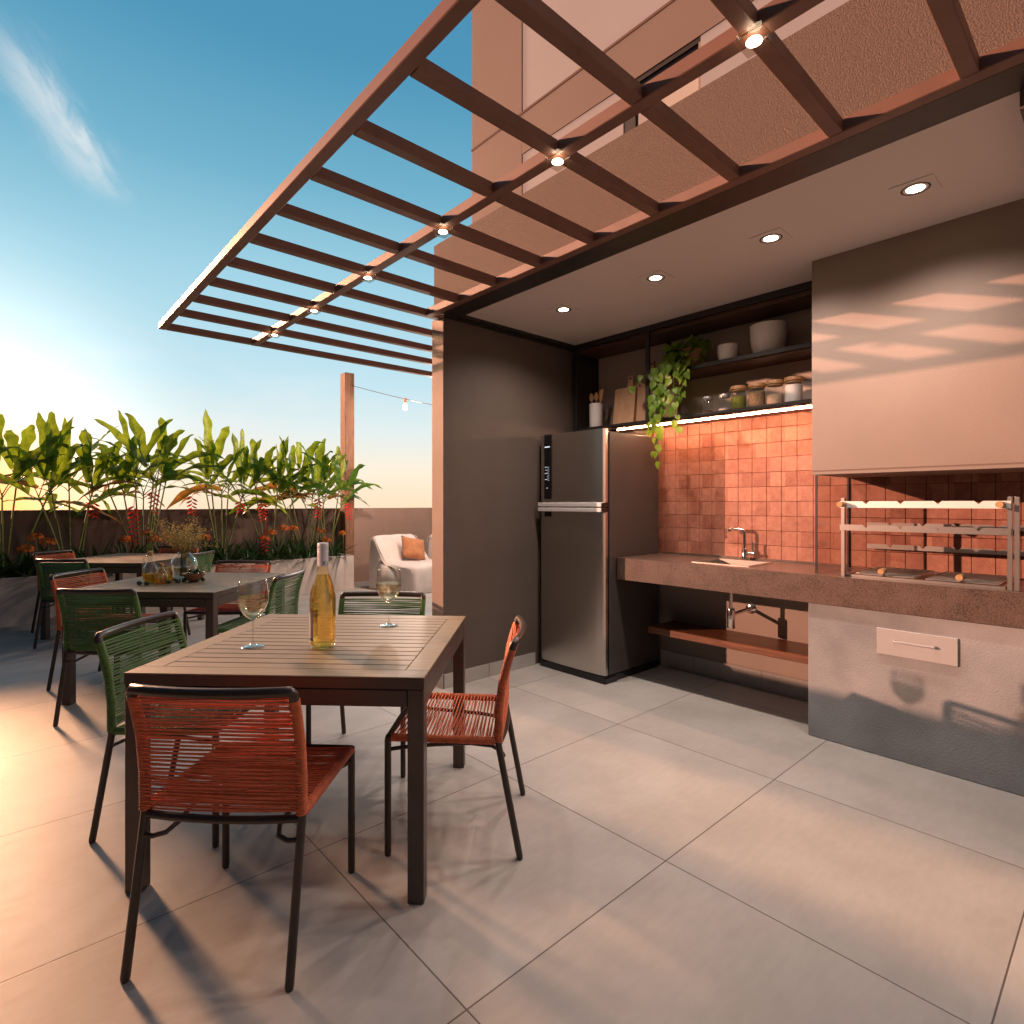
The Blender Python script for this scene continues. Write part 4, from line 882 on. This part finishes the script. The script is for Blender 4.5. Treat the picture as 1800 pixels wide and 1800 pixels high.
loose = [((.715, 4.621), 'loose olive at the far left of the middle table'), ((.752, 4.588), 'loose olive second from the left, before the carafe'), ((.887, 4.578), 'large loose olive in front of the oil jar'), ((.937, 4.640), 'loose olive behind two others beside the wooden bowl'),
         ((.938, 4.572), 'loose olive between the oil jar and the wooden bowl'), ((.978, 4.574), 'loose olive touching the shadow left of the wooden bowl'), ((1.093, 4.548), 'lone loose olive right of the wooden bowl')]
for (x, y), lab in loose:
    c = ol if first else ol.copy()
    if not first: COL.objects.link(c)
    first = False; c.location = (x, y, zt + .0152); c.rotation_euler = (R(90), 0, r4.uniform(0, 6)); tag(c, lab, 'olive', 'olives on the middle table')
n_in = [(0, 0, .052), (.03, .01, .056), (-.032, .012, .056), (.012, -.034, .056), (-.012, .036, .056), (.038, -.022, .060), (-.028, -.026, .058), (.026, .036, .060), (.0, .004, .077), (.022, -.012, .079), (-.020, -.010, .078)]
for dx, dy, dz in n_in:
    c = ol.copy(); COL.objects.link(c); c.location = (1.040 + dx, 4.572 + dy, zt + dz); c.rotation_euler = (R(r4.uniform(60, 120)), 0, r4.uniform(0, 6)); tag(c, 'green olive heaped in the small wooden bowl', 'olive', 'olives heaped in the wooden bowl')

# ------------------------------------------------------------------ planter, plants, post, lounge
t = thing('long_planter', 'long low concrete planter with plants along the back parapet', 'planter', (2, 8.2, 0))
PX0, PX1, PY0, PY1, PZ = -1.55, 3.99, 8.0, 8.62, .515
MB().box((PX0, PY0, 0), (PX1, PY0 + .045, PZ), .004).box((PX0, PY1 - .045, 0), (PX1, PY1, PZ), .004).box((PX1 - .045, PY0 + .0455, 0), (PX1, PY1 - .0455, PZ - .001), .004).box((PX0, PY0 + .0455, 0), (PX0 + .045, PY1 - .0455, PZ - .001)).build('box', M_PLANTER, t, world=True)
MB().box((PX0 + .045, PY0 + .045, .3), (PX1 - .045, PY1 - .045, .465)).build('soil', M_SOIL, t, world=True)
ZSOIL = .465
def blade(b, P, w, nrm0=Vector((0, 0, 1)), wave=0., seed=0, fold=.25, nseg=None, taper=1.0):
    """leaf blade along points P, half width w, pointed tip, folded along the midrib, wavy rim"""
    k = len(P); rows = []; rs = random.Random(seed); ph = rs.uniform(0, 6)
    for i in range(k):
        u = i / (k - 1); T_ = (P[min(i + 1, k - 1)] - P[max(i - 1, 0)]).normalized()
        sd = T_.cross(nrm0); sd = sd.normalized() if sd.length > 1e-4 else T_.orthogonal().normalized(); n = sd.cross(T_).normalized()
        ww = w * (math.sin(math.pi * min(1, u * .92 + .08)) ** .62) * (1 - .12 * u) if i < k - 1 else .001
        wl = ww * (1 + wave * .5 * math.sin(ph + u * 15)); wr = ww * (1 + wave * .5 * math.sin(ph + 2 + u * 13))
        hl_ = ww * fold + wave * ww * .5 * math.sin(ph + u * 17); hr_ = ww * fold + wave * ww * .5 * math.sin(ph * 2 + u * 19)
        rows.append([P[i] - sd * wl + n * hl_, P[i] - sd * wl * .5 + n * hl_ * .42, P[i], P[i] + sd * wr * .5 + n * hr_ * .42, P[i] + sd * wr + n * hr_])
    b.grid(rows)
def bez(p0, p1, p2, n): return [(p0 * (1 - t) ** 2 + p1 * 2 * t * (1 - t) + p2 * t * t) for t in [i / n for i in range(n + 1)]]
def heliconia(x, y, seed, height, nst, spread, label, flowers):
    rs = random.Random(seed); t = thing('heliconia_plant', label, 'plant', (x, y, ZSOIL), group='tall heliconia plants in the planter')
    lf = MB(); dry = MB(); st = MB(); nd = 0
    for s in range(nst):
        a = 2 * math.pi * s / nst + rs.uniform(-.5, .5); r0 = rs.uniform(.02, .09); lean = rs.uniform(.06, .30) * spread
        base = Vector((math.cos(a) * r0, math.sin(a) * r0 * .6, 0)); hs = height * rs.uniform(.36, .48)
        top = base + Vector((math.cos(a) * lean, math.sin(a) * lean * .45, hs))
        st.tube(bez(base, base.lerp(top, .5) + Vector((0, 0, .05)), top, 6), [.013, .012, .011, .010, .009, .008, .007], 6)
        az0 = rs.uniform(0, math.pi)
        nl = rs.randint(5, 6)
        for j in range(nl):
            u = j / (nl - 1); az = az0 + math.pi * j + rs.uniform(-.8, .8)
            out = Vector((math.cos(az), math.sin(az) * .55, 0)); el = R(12 + 62 * u ** .7) + rs.uniform(-.32, .30)
            start = base.lerp(top, .90 + .08 * u); L0 = rs.uniform(.07, .15) + .10 * u
            d0 = (out * math.cos(el) + Vector((0, 0, math.sin(el)))).normalized()
            p0 = start + d0 * L0; st.tube([start, start.lerp(p0, .5) + Vector((0, 0, .01)), p0], [.006, .005, .004], 5)
            Lb = rs.uniform(.50, .80) * (height / 2.2) * (1.0 if u > .3 else .80); droop = rs.uniform(.22, .80) * (1.05 - .45 * u)
            tip = p0 + d0 * Lb + out * Lb * .18 * (1 - u) - Vector((0, 0, 1)) * Lb * droop; ctl = p0 + d0 * Lb * .55 + Vector((0, 0, .04))
            P = bez(p0, ctl, tip, 13); tgt = dry if (j == 0 and rs.random() < .35) else lf
            blade(tgt, P, rs.uniform(.040, .066), Vector((rs.uniform(-.35, .35), rs.uniform(-1.0, -.15), 1)), .42, rs.randint(0, 9999), .24)
    lf.build('foliage', M_LEAF, t, smooth=180)
    if len(dry.bm.faces): dry.build('dry_leaves', M_LEAFDRY, t, smooth=180)
    else: dry.bm.free()
    st.build('stalks', M_STEMG, t, smooth=180)
    for (fx_, fz, n, L_) in flowers:
        b = MB(); fy_ = -rs.uniform(.10, .20); P = [Vector((fx_ * .4, 0, fz + .28)), Vector((fx_ * .8, fy_ * .8, fz + .20)), Vector((fx_, fy_, fz + .05)), Vector((fx_, fy_, fz))]
        Q = [Vector((fx_ + .008 * (1 if i % 2 else -1), fy_, fz - L_ * i / n)) for i in range(n + 1)]
        b.tube(P + Q, .0038, 5)
        for i in range(n):
            c = Q[i]; sg = 1 if i % 2 else -1; u = i / n; ln = .072 * (1 - .45 * u)
            for w_ in (0, 1):
                d = Vector((sg * .75, (-.25 if w_ else .25), -.75)).normalized(); P2 = bez(c, c + d * ln * .6, c + d * ln + Vector((sg * .012, 0, .012)), 4)
                blade(b, P2, .0135 * (1 - .3 * u), Vector((0, -1, .3)), 0, i, .6)
        b.build('flower_spike', M_BRACT, t, smooth=180)
    return t
HP = [(.03, 8.36, 1, 2.6, 5, 1.5, 'tall heliconia at the far left edge against the setting sun', []),
      (.62, 8.38, 2, 2.5, 5, 1.7, 'tall heliconia with two bare leaning stalks, second from the left', [(.20, .86, 8, .20)]),
      (1.32, 8.34, 3, 2.65, 8, 1.4, 'fullest tall heliconia, with the largest hanging red flower spike', [(-.10, .80, 18, .52), (.10, .98, 10, .28), (.52, .92, 10, .24)]),
      (2.24, 8.38, 4, 2.55, 5, 1.6, 'tall heliconia right of the vase with small red flowers', [(.20, .86, 7, .16)]),
      (2.86, 8.35, 5, 2.5, 5, 1.5, 'tall heliconia with three slender stalks above orange flowers', [(-.14, .84, 11, .26), (-.12, .38, 9, .24)]),
      (3.40, 8.36, 6, 2.45, 5, 1.5, 'tall heliconia second from the right, behind the bottle', [(.12, .90, 12, .30)]),
      (3.72, 8.40, 9, 2.3, 5, 1.9, 'tall heliconia at the right end, beside the wooden post', [(.30, .85, 12, .28)])]
for a in HP: heliconia(*a)
# low strap-leaf rosettes
r5 = random.Random(21)
def rosette(seed):
    rs = random.Random(seed); t = thing('strap_leaf_plant', 'x', 'plant', (0, 0, ZSOIL)); b = MB()
    for i in range(34):
        a = rs.uniform(0, 2 * math.pi); el = R(rs.uniform(12, 72)); L_ = rs.uniform(.30, .46); d = Vector((math.cos(a) * math.cos(el), math.sin(a) * math.cos(el), math.sin(el)))
        p0 = Vector((math.cos(a) * .02, math.sin(a) * .02, 0)); tip = p0 + d * L_ + Vector((math.cos(a), math.sin(a), 0)) * .05 - Vector((0, 0, L_ * rs.uniform(.05, .35) * math.cos(el)))
        blade(b, bez(p0, p0 + d * L_ * .6, tip, 6), rs.uniform(.014, .022), Vector((0, 0, 1)), .05, i, .3)
    b.build('foliage', M_STRAP, t, smooth=180); return t
proto = [rosette(s) for s in (31, 32, 33)]; nused = set()
spots = [(x, y) for x in [-.02 + .285 * i for i in range(14)] for y in (8.12,)] + [(.13 + .36 * i, 8.33) for i in range(11)]
for i, (x, y) in enumerate(spots):
    p = proto[i % 3]; lab = 'dark green strap leaf plant filling the planter below the tall stems'
    x = min(3.88, x + r5.uniform(-.05, .05)); loc = (x, y + r5.uniform(-.03, .03), ZSOIL)
    if i % 3 not in nused: nused.add(i % 3); c = p; c.location = loc; c.rotation_euler = (0, 0, r5.uniform(0, 6)); c['label'] = lab; c['group'] = 'strap leaf plants filling the planter'
    else: c = dup(p, loc, r5.uniform(0, 6), lab, 'strap leaf plants filling the planter')
    c.scale = (1, 1, r5.uniform(.8, 1.1))
FLW = [(.213, .84, 'orange flower cluster at the far left, low in the sun glare'), (.407, .905, 'orange flower cluster left of the farthest table, on tall stems'), (.30, .96, 'small orange flower cluster behind the leftmost ones'), (1.135, .903, 'orange flower cluster left of the big red spike'),
       (1.346, .965, 'higher orange flower cluster right of the big red spike'), (1.43, .895, 'lower orange flower cluster right of the big red spike'), (1.60, .915, 'orange flower cluster at the left of the dried grasses'), (2.005, .885, 'orange flower cluster at the right of the dried grasses'),
       (2.745, .848, 'orange flower cluster lowest beneath the curved red spike'), (2.846, .93, 'orange flower cluster beside a green stalk'), (2.996, .99, 'highest orange flower cluster mid planter'), (3.16, .97, 'orange flower cluster with a dark stem, third from the post'),
       (3.57, .935, 'orange flower cluster behind the bottle cap, upper one'), (3.653, .79, 'orange flower cluster behind the bottle cap, lower one'), (3.907, .875, 'orange flower cluster in front of the wooden post')]
r6 = random.Random(8)
for i, (x, z, lab) in enumerate(FLW):
    y = 8.20 + r6.uniform(-.03, .06); t = thing('orange_flower_plant', lab, 'flower', (x, y, ZSOIL), group='orange flower clusters in the planter'); hgt = z - ZSOIL
    b = MB(); b.tube([(0, .02, 0), (.01, .01, hgt * .6), (0, 0, hgt - .05)], .0045, 5)
    pe = MB()
    for q in range(34):
        ph = r6.uniform(0, 2 * math.pi); th = math.acos(r6.uniform(-.25, 1)); n = Vector((math.sin(th) * math.cos(ph), math.sin(th) * math.sin(ph), math.cos(th)))
        c = Vector((0, 0, hgt - .045)) + Vector((n.x * .070, n.y * .070, n.z * .052)); b.tube([(0, 0, hgt - .055), c], .0014, 4)
        a0 = n.orthogonal().normalized(); a1 = n.cross(a0)
        for m_ in range(5):
            g = 2 * math.pi * m_ / 5 + ph; dd = a0 * math.cos(g) + a1 * math.sin(g); sd = n.cross(dd)
            pe.poly([c, c + dd * .013 + sd * .006 + n * .004, c + dd * .021 + n * .002, c + dd * .013 - sd * .006 + n * .004])
    pe.build('flower_head', M_PETAL, t); b.build('stem', M_STEMG, t, smooth=180)

t = thing('wooden_post', 'tall square timber post at the end of the planter', 'post', (4.127, 8.51, 0))
MB().box((4.05, 8.42, 0), (4.205, 8.60, 3.372), .006).build('post_body', M_POST, t, world=True)
t = thing('string_light', 'string light strung from the timber post, with a glowing bulb and added unseen bulbs behind the side wall', 'string light', (4.166, 8.418, 3.172))
A, B, D = Vector((4.166, 8.416, 3.172)), Vector((4.62, 5.2, 2.34)), Vector((4.9, 3.45, 2.60))
P = [A.lerp(B, k / 8) - Vector((0, 0, .035 * math.sin(math.pi * k / 8))) for k in range(9)] + [B.lerp(D, .5) - Vector((0, 0, .02)), D]
MB().tube(P, .0045, 6).build('cable', M_CABLE, t, world=True)
for k in (.40, .62, .86):  # last two bulbs are unseen, added to brighten planter and lounge
    c = A.lerp(B, k) - Vector((0, 0, .035 * math.sin(math.pi * k)))
    MB().lathe([(0, .014), (.0185, .014), (.020, -.02), (.018, -.058), (0, -.06)], c, 18).build('socket', M_COPPER, t, world=True, smooth=40)
    MB().lathe([(.015, -.06), (.024, -.088), (.033, -.114), (.035, -.134), (.027, -.154), (0, -.161)], c, 20).build('bulb', M_BULB, t, world=True, smooth=60)
    lamp('bulb_light', 'POINT', t, c - t.location - Vector((0, 0, .20)), 95, (1, .74, .58), shadow_soft_size=.05)

def lounge(label, x):
    t = thing('lounge_chair', label, 'lounge chair', (x, 7.39, 0), R(10.5), group='cream fabric lounge chairs')
    W = .86; sec = [(-.50, .005), (-.515, .10), (-.51, .34), (-.49, .395), (-.40, .410), (-.10, .405), (.09, .425), (.17, .49), (.33, .745), (.37, .795), (.42, .812), (.475, .79), (.50, .70), (.53, .40), (.54, .005)]
    b = MB(); rows = []; n = 14
    for i in range(n + 1):
        u = i / n; px = W * u; e = min(u, 1 - u) * n; sh = .0 if e >= 1 else .035 * (1 - e) ** 2
        row = []
        for j, (y, z) in enumerate(sec):
            puff = .018 * math.sin(math.pi * u) * (1 if 4 <= j <= 9 else .4) + .006 * math.sin(u * 17 + j * 1.7)
            row.append((px + (.10 * z * (0 if True else 1)), y * (1 - sh * .8) - (puff if j in (0, 1, 2) else 0), max(.004, z - sh + (puff if 3 <= j <= 10 else 0))))
        rows.append(row)
    b.grid(rows)
    for i in (0, n):
        b.poly(rows[i])
    bmesh.ops.remove_doubles(b.bm, verts=b.bm.verts, dist=.0006)
    o = b.build('upholstery', M_FABRIC, t, smooth=60)
    m = o.modifiers.new('soft', 'SUBSURF'); m.levels = 2; m.render_levels = 2
    for i in (0, n): MB().tube([Vector(p) + Vector((-.002 if i == 0 else .002, 0, .002)) for p in rows[i][2:13]], .0045, 6).build('piping', M_PIPING, t, smooth=60)
lounge('cream fabric lounge chair with an orange cushion, left of the pair', 4.245)
lounge('cream fabric lounge chair half hidden by the dark side wall', 5.30)
t = thing('throw_cushion', 'rust orange square cushion on the cream lounge chair', 'cushion', (4.72, 7.50, .61))
b = MB(); n = 12
for side in (-1, 1):
    rows = []
    for i in range(n + 1):
        row = []
        for j in range(n + 1):
            u, v = 2 * i / n - 1, 2 * j / n - 1; th = .075 * ((1 - u ** 4) * (1 - v ** 4)) ** .6; pin = 1 - .06 * (1 - (u * u)) * abs(v) - .06 * (1 - v * v) * abs(u)
            row.append((u * .20 * pin, side * th + .006 * math.sin(5 * u + 3 * v), v * .185 * pin))
        rows.append(row)
    b.grid(rows)
bmesh.ops.remove_doubles(b.bm, verts=b.bm.verts, dist=.004)
b.xf(Matrix.Rotation(R(-28), 4, 'X') @ Matrix.Rotation(R(13), 4, 'Y')); b.build('cushion_body', M_CUSHION, t, smooth=180)
